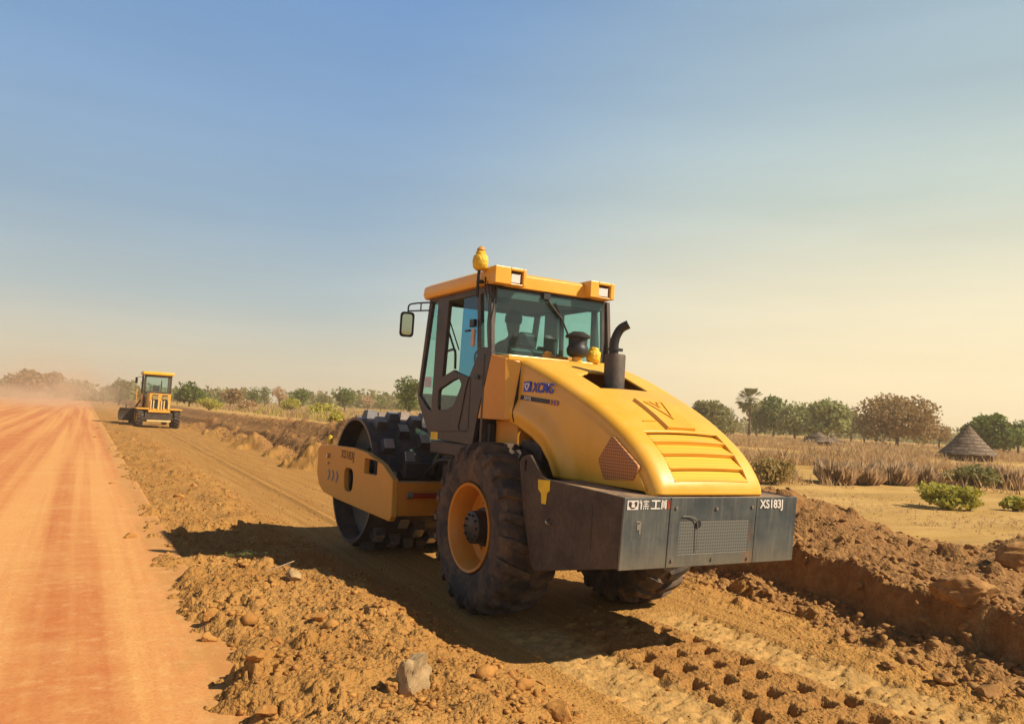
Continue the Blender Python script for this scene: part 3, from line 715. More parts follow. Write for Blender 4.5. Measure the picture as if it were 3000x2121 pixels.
bm = bmesh.new()
for a in ((-.82,-.80,1.06,1.10), (-.80,-.785,1.03,1.12), (-.83,-.79,1.112,1.124)): mk(bm, *a)
make('faded_mark', bm, plain('faded_marking', (.24,.21,.17), .8), rp_l, 0)
text_part('model_lettering', 'XS183J', .092, WHT, rp_r, M_back(.405, ry(1.24)-.0225, 1.205), offset=.002, sx=.98)

# ---- chassis and axle
bm = bmesh.new(); box(bm, -.36, .36, -1.35, 1.15, .66, 1.15); box(bm, -.30, .30, 1.1, 1.95, .66, 1.05); cyl(bm, (-.5,.03,.77), (.5,.03,.77), .14, n=20); box(bm, -.22, .22, -.2, .26, .55, .98); make('rear_frame', bm, DARK, rol, 40, .012)
bm = bmesh.new(); box(bm, -.72, .72, .62, 1.75, 1.36, 1.50); box(bm, -.62, .62, .75, 1.6, 1.05, 1.36); make('cab_floor_frame', bm, DARK, rol, 0, .015)
bm = bmesh.new(); box(bm, -.70, .70, .40, .62, 1.36, 1.74); make('battery_box', bm, BLK, rol, 0, .01)
# ---- wheels
def build_wheel(sx):
    WX = sx*.80; wy, wz, R0 = .03, .775, .745
    root = None; W2 = .28
    prof = [(-W2+.06,.395), (-W2+.015,.43), (-W2-.005,.50), (-W2-.01,.58), (-W2+.0,.66), (-W2+.03,.715), (-W2+.07,.735), (-.1,.748), (0,.75), (.1,.748), (W2-.07,.735), (W2-.03,.715), (W2,.66), (W2+.01,.58), (W2+.005,.50), (W2-.015,.43), (W2-.06,.395)]
    bm = bmesh.new(); lathe(bm, prof, 96, (WX, wy, wz))
    NL = 22
    for side_ in (-1, 1):
        for k in range(NL):
            t0 = 2*pi*(k+(.5 if side_ > 0 else 0))/NL; pts = []
            segs = [(.02,0), (.10,.035), (.19,.085), (.255,.12), (.283,.13), (.292,.135)]; rad = [.752,.750,.744,.725,.685,.635]; hh = [.040,.042,.042,.040,.026,.004]
            prev = None
            for (a, dt), r_, h_ in zip(segs, rad, hh):
                wdt = .046/.75 if a < .25 else .040/.75
                outw = a > .27
                def P(rr, tt, aa): return bm.verts.new((WX+side_*aa, wy+rr*sin(tt), wz+rr*cos(tt)))
                if outw:
                    cur = [P(r_-.0, t0+dt-wdt, a-.02), P(r_, t0+dt-wdt*.8, a+h_*.7), P(r_, t0+dt+wdt*.8, a+h_*.7), P(r_, t0+dt+wdt, a-.02)]
                else:
                    cur = [P(r_-.02, t0+dt-wdt, a), P(r_+h_, t0+dt-wdt*.75, a), P(r_+h_, t0+dt+wdt*.75, a), P(r_-.02, t0+dt+wdt, a)]
                if prev:
                    for q in range(3): bm.faces.new((prev[q], prev[q+1], cur[q+1], cur[q]))
                else: bm.faces.new(cur)
                prev = cur
            bm.faces.new(prev[::-1])
    wh = empty('wheel', (0,0,0)); wh.parent = rol
    make('tyre', bm, TYR, wh, 32)
    s = sx
    bm = bmesh.new(); rg = lathe(bm, [(s*(W2-.035),.405), (s*(W2-.012),.412), (s*(W2-.0),.405), (s*(W2-.008),.385), (s*(W2-.05),.365), (s*(W2-.12),.345), (s*(W2-.21),.335), (s*(W2-.235),.30), (s*(W2-.235),.12), (s*(W2-.25),.001)], 72, (WX, wy, wz))
    for k in range(12):
        t = 2*pi*k/12; cyl(bm, (WX+s*(W2-.24), wy+.25*cos(t), wz+.25*sin(t)), (WX+s*(W2-.215), wy+.25*cos(t), wz+.25*sin(t)), .014, n=8)
    make('rim', bm, ORF, wh, 35)
    bm = bmesh.new(); lathe(bm, [(s*(W2-.235),.185), (s*(W2-.16),.178), (s*(W2-.155),.155), (s*(W2-.05),.150), (s*(W2-.04),.135), (s*(W2-.035),.001)], 40, (WX, wy, wz))
    for k in range(10):
        t = 2*pi*k/10; cyl(bm, (WX+s*(W2-.045), wy+.115*cos(t), wz+.115*sin(t)), (WX+s*(W2-.022), wy+.115*cos(t), wz+.115*sin(t)), .012, n=8)
    make('hub', bm, BLK, wh, 35)
build_wheel(-1); build_wheel(1)

# ---- studded drum
DY, DZ, DR = 3.35, .90, .80
bm = bmesh.new(); HW = 1.06
lathe(bm, [(-HW,DR-.035), (-HW,DR), (HW,DR), (HW,DR-.035)], 96, (0,DY,DZ)); lathe(bm, [(-HW,DR-.035), (-HW+.24,DR-.05)], 96, (0,DY,DZ)); lathe(bm, [(HW,DR-.035), (HW-.24,DR-.05)], 96, (0,DY,DZ))
drum = make('drum', bm, DRM, rol, 35)
bm = bmesh.new()
DIN = paint('drum_inner_steel', (.06,.075,.075), .6, .35)
for s in (-1, 1):
    bm = bmesh.new(); lathe(bm, [(s*(HW-.24),DR-.05), (s*(HW-.25),.42), (s*(HW-.30),.40), (s*(HW-.30),.001)], 64, (0,DY,DZ)); make('drum_end_disc', bm, DIN, drum, 35)
bm = bmesh.new(); rows = 8; NC = 13
for r_ in range(rows):
    xx = -HW+.19+(2*HW-.38)*r_/(rows-1)
    for k in range(NC):
        t = 2*pi*(k+(.5 if r_ % 2 else 0)+(.10*r_))/NC; ca, sa = sin(t), cos(t)
        e = Vector((0, ca, sa)); f = Vector((0, sa, -ca)); ex = Vector((1,0,0)); c0 = Vector((xx, DY, DZ))
        lo = [c0+e*(DR-.01)+f*a*.10+ex*b*.085 for a, b in ((-1,-1), (1,-1), (1,1), (-1,1))]; hi = [c0+e*(DR+.10)+f*a*.066+ex*b*.062 for a, b in ((-1,-1), (1,-1), (1,1), (-1,1))]
        A = [bm.verts.new(p) for p in lo]; B = [bm.verts.new(p) for p in hi]; fc = bm.faces.new(B); fc.material_index = 1
        for i in range(4): bm.faces.new((A[i], A[(i+1)%4], B[(i+1)%4], B[i]))
o = make('drum_pads', bm, [DRM, PADM], drum, 0, .006, 1); 
# drum frame: side plates with openings, rear and front crossbeams
outer = [(4.44,1.22), (4.35,1.275), (3.72,1.31), (2.95,1.325), (2.50,1.30), (1.95,1.20), (1.62,1.06), (1.60,.66), (1.66,.60), (3.50,.63), (4.08,.66), (4.30,.74), (4.42,.88)]
slot = roundpoly([(3.27,1.06), (2.91,1.06), (2.91,.78), (3.24,.77)], .12, 5); win = roundpoly([(2.54,1.225), (2.11,1.225), (2.11,1.06), (2.54,1.05)], .02, 2)
for s in (-1, 1):
    bm = plate(outer, [slot, win], sideX(-1.20 if s < 0 else 1.13), .07); fr = make('drum_side_frame', bm, YELB, rol, 0, .010)
    if s < 0:
        text_part('model_lettering', 'XS183J', .145, plain('worn_dark_lettering', (.13,.07,.04), .7), fr, M_left(-1.203, 3.42, 1.175, -.01), offset=.001, space=1.1, sx=1.12)
        bm = bmesh.new()
        for i in range(3):
            y = 3.92-i*.17; b2 = plate([(y,.98), (y-.05,.98), (y-.11,.92), (y-.05,.84), (y,.84), (y-.06,.92)], [], sideX(-1.2035), -.002)
            me = bpy.data.meshes.new('t'); b2.to_mesh(me); b2.free(); bm.from_mesh(me); bpy.data.meshes.remove(me)
        make('chevron_marks', bm, plain('grey_blue_marking', (.16,.16,.26), .6), fr, 0)
        wrapped('wrapped_lamp', (-1.17,4.02,1.31), .035, .12, fr)
        bm = bmesh.new(); cyl(bm, (-1.20,3.92,1.16), (-1.235,3.92,1.16), .032, n=16); make('lifting_eye', bm, STEEL, fr, 40)
        bm = bmesh.new(); cyl(bm, (-1.20,3.93,1.06), (-1.22,3.93,1.06), .02, n=12); make('bolt', bm, STEEL, fr, 40)
bm = bmesh.new(); box(bm, -1.13, 1.13, 1.62, 1.80, .66, 1.03); make('drum_crossbeam', bm, paint('beam_orange_paint', (.60,.22,.015), .45, .15), rol, 0, .012)
bm = bmesh.new(); box(bm, -1.13, 1.13, 4.20, 4.40, .80, 1.20); make('drum_crossbeam', bm, YELB, rol, 0, .012)
bm = bmesh.new(); cyl(bm, (-.98,1.56,.89), (-.52,1.56,.89), .028, n=16); sc1 = make('steering_cylinder', bm, plain('cylinder_red', (.30,.02,.012), .4), rol, 40)
bm = bmesh.new(); cyl(bm, (-1.05,1.56,.89), (-.98,1.56,.89), .036, n=14); make('cylinder_eye', bm, STEEL, sc1, 40)
bm = bmesh.new(); cyl(bm, (-.52,1.56,.89), (-.30,1.50,.89), .018, n=14); make('cylinder_rod', bm, STEEL, sc1, 40)
for s in (-1, 1): bm = bmesh.new(); cyl(bm, (s*1.14,DY,DZ), (s*.82,DY,DZ), .17, n=24); make('drum_bearing', bm, BLK, rol, 40)
bm = bmesh.new(); box(bm, -.42, .42, 1.80, 2.30, .80, 1.30); box(bm, -.30, -.1, 2.0, 2.4, 1.2, 1.45); cyl(bm, (0,1.55,.7), (0,1.55,1.30), .16, n=20); make('articulation_joint', bm, BLK, rol, 30, .015)
for k, (x, dz, mm) in enumerate(((-.55,.08,'g'), (-.40,.0,'b'), (-.62,-.05,'b'), (-.30,.1,'b'), (-.5,.16,'b'))):
    bm = bmesh.new(); tube(bm, smooth_path([(x,1.1,1.30), (x-.06,1.5,1.34+dz), (x-.02,1.85,1.22+dz), (x+.05,2.15,1.08)], 6), .024, 8); make('hydraulic_hose', bm, plain('green_hose', (.08,.14,.07), .5) if mm == 'g' else BLK, rol, 60)
bm = bmesh.new(); box(bm, -.8, .8, 2.22, 2.30, 1.02, 1.20)
for i in range(9): box(bm, -.72+i*.18-.03, -.72+i*.18+.03, 2.30, 2.50, 1.04, 1.10)
make('drum_scraper', bm, DARK, rol, 0, .006)

# ---- cab
cab = rol
XC = .75
roofbm = bmesh.new()
yf, yr = 2.02, .36
def slab(bm, pts, z0, z1, inset):
    A = [bm.verts.new((x*(1-inset), y, z0)) for x, y in pts]; B = [bm.verts.new((x, y, z0+.045)) for x, y in pts]; C2 = [bm.verts.new((x*.985, y, z1-.03)) for x, y in pts]; cx = 0; cy = 1.2
    T = [bm.verts.new((x*.93, cy+(y-cy)*.93, z1)) for x, y in pts]; n = len(pts)
    for P, Q in ((A, B), (B, C2), (C2, T)):
        for i in range(n): bm.faces.new((P[i], P[(i+1)%n], Q[(i+1)%n], Q[i]))
    bm.faces.new(A[::-1]); bm.faces.new(T)
rpts = roundpoly([(-.83,yf), (-.83,.47), (-.80,yr+.02), (.66,yr+.02), (.69,.47), (.79,1.2), (.79,yf)], .10, 4)
slab(roofbm, rpts, 3.13, 3.29, .03); roof = make('roof', roofbm, YEL, cab, 40, .006)
def lamp_pod(x0, x1, lx0, lx1):
    bm = bmesh.new(); box(bm, x0, lx0, .27, .52, 3.13, 3.305); box(bm, lx1, x1, .27, .52, 3.13, 3.305); box(bm, lx0, lx1, .27, .52, 3.275, 3.306); box(bm, lx0, lx1, .274, .52, 3.13, 3.145); box(bm, lx0, lx1, .38, .52, 3.145, 3.275)
    bmesh.ops.remove_doubles(bm, verts=bm.verts, dist=.0005)
    make('lamp_housing', bm, YEL, roof, 0, .008)
    bm = bmesh.new(); box(bm, lx0+.004, lx1-.004, .31, .37, 3.147, 3.262); make('lamp_body', bm, BLK, roof, 0, .006)
    bm = bmesh.new(); box(bm, lx0+.018, lx1-.018, .298, .311, 3.157, 3.25); make('lamp_lens', bm, LENS, roof, 0, .004)
lamp_pod(-.80, -.44, -.62, -.475); lamp_pod(.36, .68, .47, .63)
# roof beacon wrapped in yellow plastic on a bracket at the rear left corner
bm = bmesh.new(); tube(bm, [(-.86,.52,3.0), (-.87,.50,3.22), (-.86,.49,3.33)], .016, 8); box(bm, -.87, -.75, .47, .54, 3.14, 3.17); bc = make('beacon_bracket', bm, BLK, roof, 0)
wrapped('wrapped_beacon', (-.86,.49,3.27), .075, .20, roof)
bm = bmesh.new(); lathe(bm, [(0,.02), (.02,.045), (.035,.04), (.06,.015), (.065,.001)], 16, (-.86,.49,3.455), 'Z'); make('beacon_top', bm, paint('beacon_orange', (.65,.30,.08), .5, .2), roof, 40)
bm = bmesh.new()
for dx in (0, .03, -.02): tube(bm, smooth_path([(-.80+dx,.44,3.2), (-.79+dx*2,.40,3.05), (-.77+dx,.385,2.9), (-.78+dx*.5,.39,2.72), (-.77,.39,2.5)], 5), .008, 6)
make('wiring', bm, BLK, cab, 40)
# side walls: frame plate with glazed and open holes
def cabside(s):
    x = -XC if s < 0 else XC-.045
    ou = [(1.90,3.13), (.44,3.13), (.36,2.42), (.56,1.88), (.66,1.50), (1.70,1.53), (1.80,1.62), (2.10,1.94), (2.115,2.0)]
    wf = [(1.86,3.09), (1.70,3.09), (1.715,1.83), (1.80,1.85), (2.07,2.01)]
    door = [(1.41,3.06), (.73,3.06), (.66,2.42), (.82,2.20), (1.10,2.255), (1.19,2.285), (1.47,2.215)]
    low = roundpoly([(1.555,2.07), (1.24,2.165), (1.07,2.20), (.98,2.13), (1.14,1.91), (1.28,1.86), (1.54,1.845)], .04, 3)
    q = [(.66,3.06), (.49,3.06), (.44,2.50), (.585,2.50)]
    bm = plate(ou, [wf, door, low, q], sideX(x), .045); fr = make('cab_side_frame', bm, DARK, cab, 0, .006)
    gx = x+.02
    def gl(name, pts, mat, dx=0): return make(name, plate(pts, [], sideX(gx+dx), .004), mat, fr, 0)
    gl('front_quarter_glass', wf, GLS); gl('lower_door_glass', low, GLS); gl('rear_quarter_glass', q, GLS)
    if s < 0:
        gl('sliding_door_glass', [(1.075,3.06), (.73,3.06), (.66,2.42), (.82,2.20), (1.10,2.255)], GLB)
        bm = bmesh.new(); box(bm, x-.004, x+.004, .765, .785, 1.66, 2.2); tube(bm, smooth_path([(x-.003,.80,2.20), (x-.003,.86,2.1), (x-.003,.93,1.85), (x-.003,.985,1.69), (x-.003,.95,1.64), (x-.003,.80,1.64)], 5), .007, 6)
        tube(bm, [(x-.003,1.66,1.60), (x-.003,.97,1.63)], .004, 5); make('door_seam', bm, BLK, fr, 0)
        bm = bmesh.new(); tube(bm, smooth_path([(x+.03,1.46,2.50), (x+.03,1.30,2.515), (x+.03,1.235,2.48), (x+.03,1.215,2.30)], 5), .014, 8); make('grab_handle', bm, BLK, fr, 60)
        bm = bmesh.new(); box(bm, x-.04, x, .70, .80, 2.72, 2.80); box(bm, x-.03, x, .82, .92, 2.68, 2.70); make('door_latch', bm, BLK, fr, 0, .006)
        bm = bmesh.new(); box(bm, x-.03, x-.01, .70, .765, 2.52, 2.70); make('tag_label', bm, plain('pale_pink_label', (.55,.36,.28), .6), fr, 0)
        bm = bmesh.new(); box(bm, x-.003, x-.001, 1.76, 1.93, 2.10, 2.22); make('sticker', bm, plain('windscreen_sticker', (.55,.50,.55), .6), fr, 0)
        bm = bmesh.new(); box(bm, x-.004, x-.001, 1.49, 1.67, 1.515, 1.60); make('yellow_sticker', bm, YSIGN, fr, 0)
        bm = bmesh.new(); obox(bm, (x-.005,.63,2.20), ((0,1,0), (0,0,1), (1,0,0)), (.05,.018,.012)); make('door_hinge', bm, BLK, fr, 0)
    else:
        gl('door_glass', [(1.41,3.06), (.73,3.06), (.66,2.42), (.82,2.20), (1.10,2.255), (1.19,2.285), (1.47,2.215)], GLS)
cabside(-1); cabside(1)
# rear glass and lower rear wall
bm = plate([(-XC,1.5), (XC,1.5), (XC,2.43), (-XC,2.43)], [], backY(.47), .04); make('cab_rear_wall', bm, DARK, cab, 0)
bm = plate([(-XC+.03,2.43), (.70,2.43), (.66,3.13), (-XC+.05,3.13)], [[(-.70,2.45), (.655,2.45), (.62,3.09), (-.68,3.09)]], backY(.42), .03); rf = make('rear_window_frame', bm, DARK, cab, 0, .004)
bm = plate([(-.70,2.44), (.665,2.44), (.63,3.10), (-.69,3.10)], [], backY(.412), .005); make('rear_glass', bm, GLS, rf, 0)
bm = bmesh.new(); tube(bm, [(-.13,.40,3.10), (-.05,.392,3.0), (.10,.392,2.86)], .013, 8); tube(bm, [(.0,.392,3.03), (.21,.39,2.66)], .010, 6); obox(bm, (-.11,.40,3.085), ((1,0,0), (0,1,0), (0,0,1)), (.04,.02,.03)); make('wiper', bm, BLK, rf, 0)
# front wall and glass
bm = plate([(-XC,3.13), (XC,3.13), (XC,2.0), (-XC,2.0)], [[(-.70,3.08), (.70,3.08), (.70,2.03), (-.70,2.03)]], lambda u, v, w_: (u, 1.90+.2*(3.13-v)/1.13+w_, v), .03); ff = make('front_window_frame', bm, DARK, cab, 0)
bm = plate([(-.71,3.09), (.71,3.09), (.71,2.02), (-.71,2.02)], [], lambda u, v, w_: (u, 1.912+.2*(3.13-v)/1.13+w_, v), .005); make('windscreen', bm, GLS, ff, 0)
bm = bmesh.new(); v = [bm.verts.new(p) for p in ((-XC+.01,2.10,1.99), (XC-.01,2.10,1.99), (XC-.01,1.72,1.55), (-XC+.01,1.72,1.55))]; bm.faces.new(v); make('front_apron', bm, DARK, cab, 0, solid=.02)
bm = bmesh.new(); tube(bm, [(-.60,1.93,3.05), (-.35,2.0,2.55)], .012, 6); tube(bm, [(-.54,1.93,3.05), (-.30,2.0,2.58)], .008, 6); make('wiper', bm, BLK, ff, 0)
bm = bmesh.new()
for yy in (1.28,): 
    tube(bm, [(.70,yy,2.3), (.68,yy,3.1)], .03, 8)
make('inner_pillar', bm, DARK, cab, 40)
bm = bmesh.new(); tube(bm, [(.68,.62,2.43), (.66,.60,3.1)], .035, 8); make('inner_pillar', bm, DARK, cab, 40)
bm = bmesh.new(); box(bm, -.70, .66, .42, .60, 3.02, 3.125); box(bm, -.74, .72, .46, 1.95, 3.115, 3.135); make('headliner', bm, plain('headliner_grey', (.12,.12,.12), .8), cab, 0)
# seat, console, steering wheel
seat = bmesh.new(); box(seat, -.42, .08, .72, 1.25, 1.85, 2.0); box(seat, -.40, .06, .62, .74, 1.95, 2.55); box(seat, -.27, -.07, .63, .71, 2.55, 2.72); make('operator_seat', seat, BLK, cab, 0, .04, 3)
bm = bmesh.new(); box(bm, .18, .50, .60, 1.5, 1.5, 2.20); box(bm, -.30, .10, 1.62, 1.85, 1.5, 2.2); make('console', bm, DARK, cab, 0, .02)
bm = bmesh.new()
for a, b in (((.27,.95,2.2), (.25,.98,2.55)), ((.40,.85,2.2), (.38,.84,2.50)), ((.33,1.2,2.2), (.36,1.22,2.6))):
    tube(bm, [a, b], .012, 6); c = Vector(b); obox(bm, c, ((1,0,0), (0,1,0), (0,0,1)), (.028,.028,.04))
make('control_lever', bm, BLK, cab, 0, .006)
bm = bmesh.new(); cw_ = Vector((-.15,1.47,2.42)); u1 = Vector((1,0,0)); u2 = Vector((0,.5,.86)).normalized()
tube(bm, [cw_+(u1*cos(t)+u2*sin(t))*.2 for t in [2*pi*i/32 for i in range(33)]], .014, 8); tube(bm, [cw_-u1*.2, cw_+u1*.2], .012, 6); tube(bm, [cw_, cw_+Vector((0,.25,-.3))], .025, 8); make('steering_wheel', bm, BLK, cab, 60)
# mirror
bm = bmesh.new(); tube(bm, smooth_path([(-.75,1.86,3.09), (-.85,2.10,3.09), (-.90,2.19,3.07), (-.905,2.20,2.99)], 5), .010, 8); tube(bm, [(-.76,1.80,2.99), (-.905,2.19,3.0)], .009, 8); tube(bm, [(-.83,2.0,3.08), (-.83,2.0,3.0)], .008, 6); ma = make('mirror_arm', bm, plain('blue_black_arm', (.03,.035,.09), .5), cab, 60)
bm = bmesh.new(); mc = Vector((-.91,2.20,2.84)); nrm = Vector((-.25,-.97,-.05)).normalized(); ux = Vector((0,0,1)).cross(nrm).normalized(); uz = nrm.cross(ux)
rp = roundpoly([(-.085,-.15), (.085,-.15), (.085,.15), (-.085,.15)], .05, 5)
A = [bm.verts.new(mc+ux*a+uz*b+nrm*.0) for a, b in rp]; B = [bm.verts.new(mc+ux*a*.7+uz*b*.85-nrm*.06) for a, b in rp]
for i in range(len(A)): bm.faces.new((A[i], A[(i+1)%len(A)], B[(i+1)%len(A)], B[i]))
bm.faces.new(B); bm.faces.new(A); mh = make('mirror_housing', bm, BLK, ma, 40)
mh2 = bmesh.new(); mh2.faces.new([mh2.verts.new(mc+ux*a*.70+uz*b*.82+nrm*.003) for a, b in rp]); mo = make('mirror_face', mh2, MIR, ma, 0)

# ================================================================ the operator inside the cab
def skin_person():
    J = [  # joints in roller coordinates, (x, y, z), radius
        ((-.17,.93,2.06), .14), ((-.17,.92,2.25), .13), ((-.17,.90,2.45), .145), ((-.17,.91,2.60), .10), ((-.17,.93,2.70), .052), ((-.17,.955,2.79), .080), ((-.17,.965,2.87), .088), ((-.17,.955,2.94), .060),
        ((-.36,.92,2.56), .062), ((-.43,1.06,2.36), .048), ((-.33,1.30,2.42), .038), ((-.31,1.37,2.44), .028), ((-.31,1.42,2.45), .034),
        ((.02,.92,2.56), .062), ((.10,1.04,2.36), .048), ((.02,1.30,2.42), .038), ((.00,1.37,2.44), .028), ((.00,1.42,2.45), .034),
        ((-.28,1.00,2.05), .095), ((-.30,1.36,2.08), .070), ((-.30,1.52,1.78), .055), ((-.30,1.52,1.62), .04), ((-.30,1.66,1.57), .035),
        ((-.06,1.00,2.05), .095), ((-.04,1.36,2.08), .070), ((-.04,1.52,1.78), .055), ((-.04,1.52,1.62), .04), ((-.04,1.66,1.57), .035)]
    E = [(0,1), (1,2), (2,3), (3,4), (4,5), (5,6), (6,7), (3,8), (8,9), (9,10), (10,11), (11,12), (3,13), (13,14), (14,15), (15,16), (16,17), (0,18), (18,19), (19,20), (20,21), (21,22), (0,23), (23,24), (24,25), (25,26), (26,27)]
    J = list(J)
    for hx_, sgn, base in ((-.31,-1,12), (.0,1,17)):       # five fingers curled over the wheel rim
        for k in range(4):
            x0 = hx_+(-.024+.016*k); z0 = 2.47; a = len(J)
            J += [((x0,1.455,2.475), .0095), ((x0,1.478,2.450), .0085), ((x0,1.462,2.428), .0075)]; E += [(base, a), (a, a+1), (a+1, a+2)]
        a = len(J); x0 = hx_-sgn*.035; J += [((x0,1.42,2.435), .010), ((x0-sgn*.008,1.448,2.42), .0085)]; E += [(base, a), (a, a+1)]
    me = bpy.data.meshes.new('person'); me.from_pydata([j[0] for j in J], E, []); o = bpy.data.objects.new('person', me); col.objects.link(o)
    md = o.modifiers.new('skin', 'SKIN'); sv = me.skin_vertices[0].data
    for i, j in enumerate(J): sv[i].radius = (j[1], j[1]); sv[i].use_root = (i == 0)
    md.use_smooth_shade = True; s2 = o.modifiers.new('sub', 'SUBSURF'); s2.levels = 2; s2.render_levels = 2
    dg = bpy.context.evaluated_depsgraph_get(); m2 = bpy.data.meshes.new_from_object(o.evaluated_get(dg)); o.modifiers.clear(); o.data = m2
    # shape a face: brow, nose, chin
    for v in m2.vertices:
        p = v.co
        if p.z > 2.76 and p.y > .99:
            dx = p.x+.17
            v.co.y += .022*math.exp(-(dx/.016)**2-((p.z-2.855)/.022)**2)-.008*math.exp(-((abs(dx)-.032)/.014)**2-((p.z-2.88)/.014)**2)+.006*math.exp(-(dx/.03)**2-((p.z-2.81)/.01)**2)
    m2.materials.clear(); m2.materials.append(SKIN); m2.materials.append(SHIRT); m2.materials.append(TROU)
    for f in m2.polygons:
        c = f.center; f.use_smooth = True
        if c.z < 2.70 and not (c.y > 1.30 and c.z > 2.3): f.material_index = 1
        if (c.z < 2.16 and c.y < 1.2 and abs(c.x+.17) < .25) or (c.z < 2.2 and c.y > 1.1): f.material_index = 2
    o.rotation_euler.z = MYAW
    tag(o, 'operator in a brown shirt sitting at the wheel inside the cab of the near machine', 'person')
    bm = bmesh.new(); bmesh.ops.create_uvsphere(bm, u_segments=20, v_segments=12, radius=.104); bmesh.ops.scale(bm, vec=(.92,1.0,.98), verts=bm.verts)
    for f in [f for f in bm.faces if f.calc_center_median().y > .035 and f.calc_center_median().z < .055 or f.calc_center_median().z < -.04]: bm.faces.remove(f)
    bmesh.ops.translate(bm, vec=(-.17,.955,2.885), verts=bm.verts); make('hair', bm, HAIR, o, 60, solid=.008)
    for s in (-1, 1):
        bm = bmesh.new(); bmesh.ops.create_uvsphere(bm, u_segments=8, v_segments=6, radius=.016, matrix=Matrix.Translation((-.17+s*.094,.965,2.865)) @ Matrix.Diagonal((.5,1,1.6,1)))
        make('ear', bm, SKIN, o, 60)
    for s in (-1, 1):
        bm = bmesh.new(); bmesh.ops.create_uvsphere(bm, u_segments=8, v_segments=6, radius=.010, matrix=Matrix.Translation((-.17+s*.032,1.045,2.878)))
        make('eye', bm, plain('eye_white', (.5,.5,.48), .3), o, 60)
skin_person()

# ================================================================ MOTOR GRADER further along the verge
gr = empty('motor_grader', (-.30, 44.6, th(-.3, 44.6)), .02)
tag(gr, 'small yellow motor grader seen from behind far down the verge, its blade swung out', 'motor grader')
GW = plain('grader_pale_stripe', (.80,.58,.22), .5)
def gwheel(x, y, r=.55, wd=.34):
    bm = bmesh.new(); prof = [(-wd/2,.28), (-wd/2,.46), (-wd/2+.05,r-.03), (0,r), (wd/2-.05,r-.03), (wd/2,.46), (wd/2,.28)]
    lathe(bm, prof, 32, (x, y, r))
    for k in range(18):
        t = 2*pi*k/18
        for s in (-1, 1): obox(bm, (x+s*wd*.24, y+r*sin(t+s*.09), r+r*cos(t+s*.09)), ((1,0,0), (0,cos(t),-sin(t)), (0,sin(t),cos(t))), (wd*.24,.035,.03))
    wh = empty('wheel'); wh.parent = gr; make('tyre', bm, TYR, wh, 30)
    bm = bmesh.new(); s = 1 if x > 0 else -1; lathe(bm, [(s*wd/2,.29), (s*(wd/2-.02),.25), (s*(wd/2-.12),.22), (s*(wd/2-.12),.08), (s*(wd/2-.04),.07), (s*(wd/2-.04),.001)], 24, (x, y, r)); make('rim', bm, YELG, wh, 30)
for x in (-1.0, 1.0):
    gwheel(x, .2); gwheel(x, 1.6); gwheel(x, 6.4, .5, .3)
def gp(name, mat, f, parent=None, bev=.015):
    bm = bmesh.new(); f(bm); return make(name, bm, mat, parent or gr, 30, bev)
gp('rear_frame', BRN, lambda b: (box(b, -.75, .75, -.15, 2.2, .38, .90), box(b, -.85, .85, -.30, -.15, .45, .60)))
gp('tandem_case', YELG, lambda b: box(b, -.80, -.70, .0, 1.8, .40, .72)); gp('tandem_case', YELG, lambda b: box(b, .70, .80, .0, 1.8, .40, .72))
eh = gp('engine_hood', YELG, lambda b: (box(b, -.58, .58, -.10, 1.8, .95, 2.02), box(b, -.60, .60, -.22, -.10, .90, 1.05)))
gp('engine_grille', BLK, lambda b: (box(b, -.42, -.10, -.135, -.09, 1.15, 1.95), box(b, .12, .42, -.135, -.09, 1.15, 1.95)), eh)
gp('hood_stripe', GW, lambda b: ([box(b, x, x+.06, -.16, -.13, 1.10, 1.62) for x in (-.50, -.36, -.10, .07, .21, .46)], [box(b, -.42+k*0, -.10, -.15, -.12, 1.70+.07*k, 1.73+.07*k) for k in range(3)], [box(b, .12, .42, -.15, -.12, 1.70+.07*k, 1.73+.07*k) for k in range(3)]), eh, 0)
gp('fender', YELG, lambda b: box(b, -1.25, -.58, -.25, 1.9, 1.06, 1.15)); gp('fender', YELG, lambda b: box(b, .58, 1.25, -.25, 1.9, 1.06, 1.15))
gp('rear_bumper', GW, lambda b: box(b, -.65, .65, -.34, -.28, .36, .46))
gc = gp('cab_frame', BRN, lambda b: (box(b, -.78, -.66, 1.75, 1.87, 1.0, 3.15), box(b, .66, .78, 1.75, 1.87, 1.0, 3.15), box(b, -.80, -.70, 3.2, 3.3, 1.0, 3.15), box(b, .70, .80, 3.2, 3.3, 1.0, 3.15), box(b, -.78, .78, 1.75, 1.85, 2.0, 2.14), box(b, -.78, .78, 1.75, 3.3, 1.0, 1.12), box(b, -.78, .78, 1.76, 1.86, 3.02, 3.15)))
gp('cab_roof', paint('grader_roof_yellow', (.85,.50,.03), .4, .1), lambda b: box(b, -.88, .88, 1.62, 3.45, 3.15, 3.34), gc, .04)
gp('rear_window', GLC, lambda b: box(b, -.66, .66, 1.80, 1.81, 2.14, 3.02), gc, 0)
gp('front_window', GLC, lambda b: box(b, -.70, .70, 3.24, 3.25, 1.4, 3.10), gc, 0)
gp('cab_lower_panel', YELG, lambda b: box(b, -.80, -.74, 1.87, 3.2, 1.1, 2.0), gc); gp('cab_lower_panel', YELG, lambda b: box(b, .74, .80, 1.87, 3.2, 1.1, 2.0), gc)
gp('seat', BLK, lambda b: (box(b, -.26, .16, 2.2, 2.6, 1.6, 2.0), box(b, -.24, .14, 2.1, 2.22, 1.95, 2.52), box(b, .28, .34, 2.9, 2.96, 1.6, 2.85)), gc)
gp('mirror', BLK, lambda b: (box(b, -1.18, -1.04, 3.2, 3.25, 2.62, 2.98), box(b, -1.06, -.78, 3.2, 3.23, 3.0, 3.03)), gc)
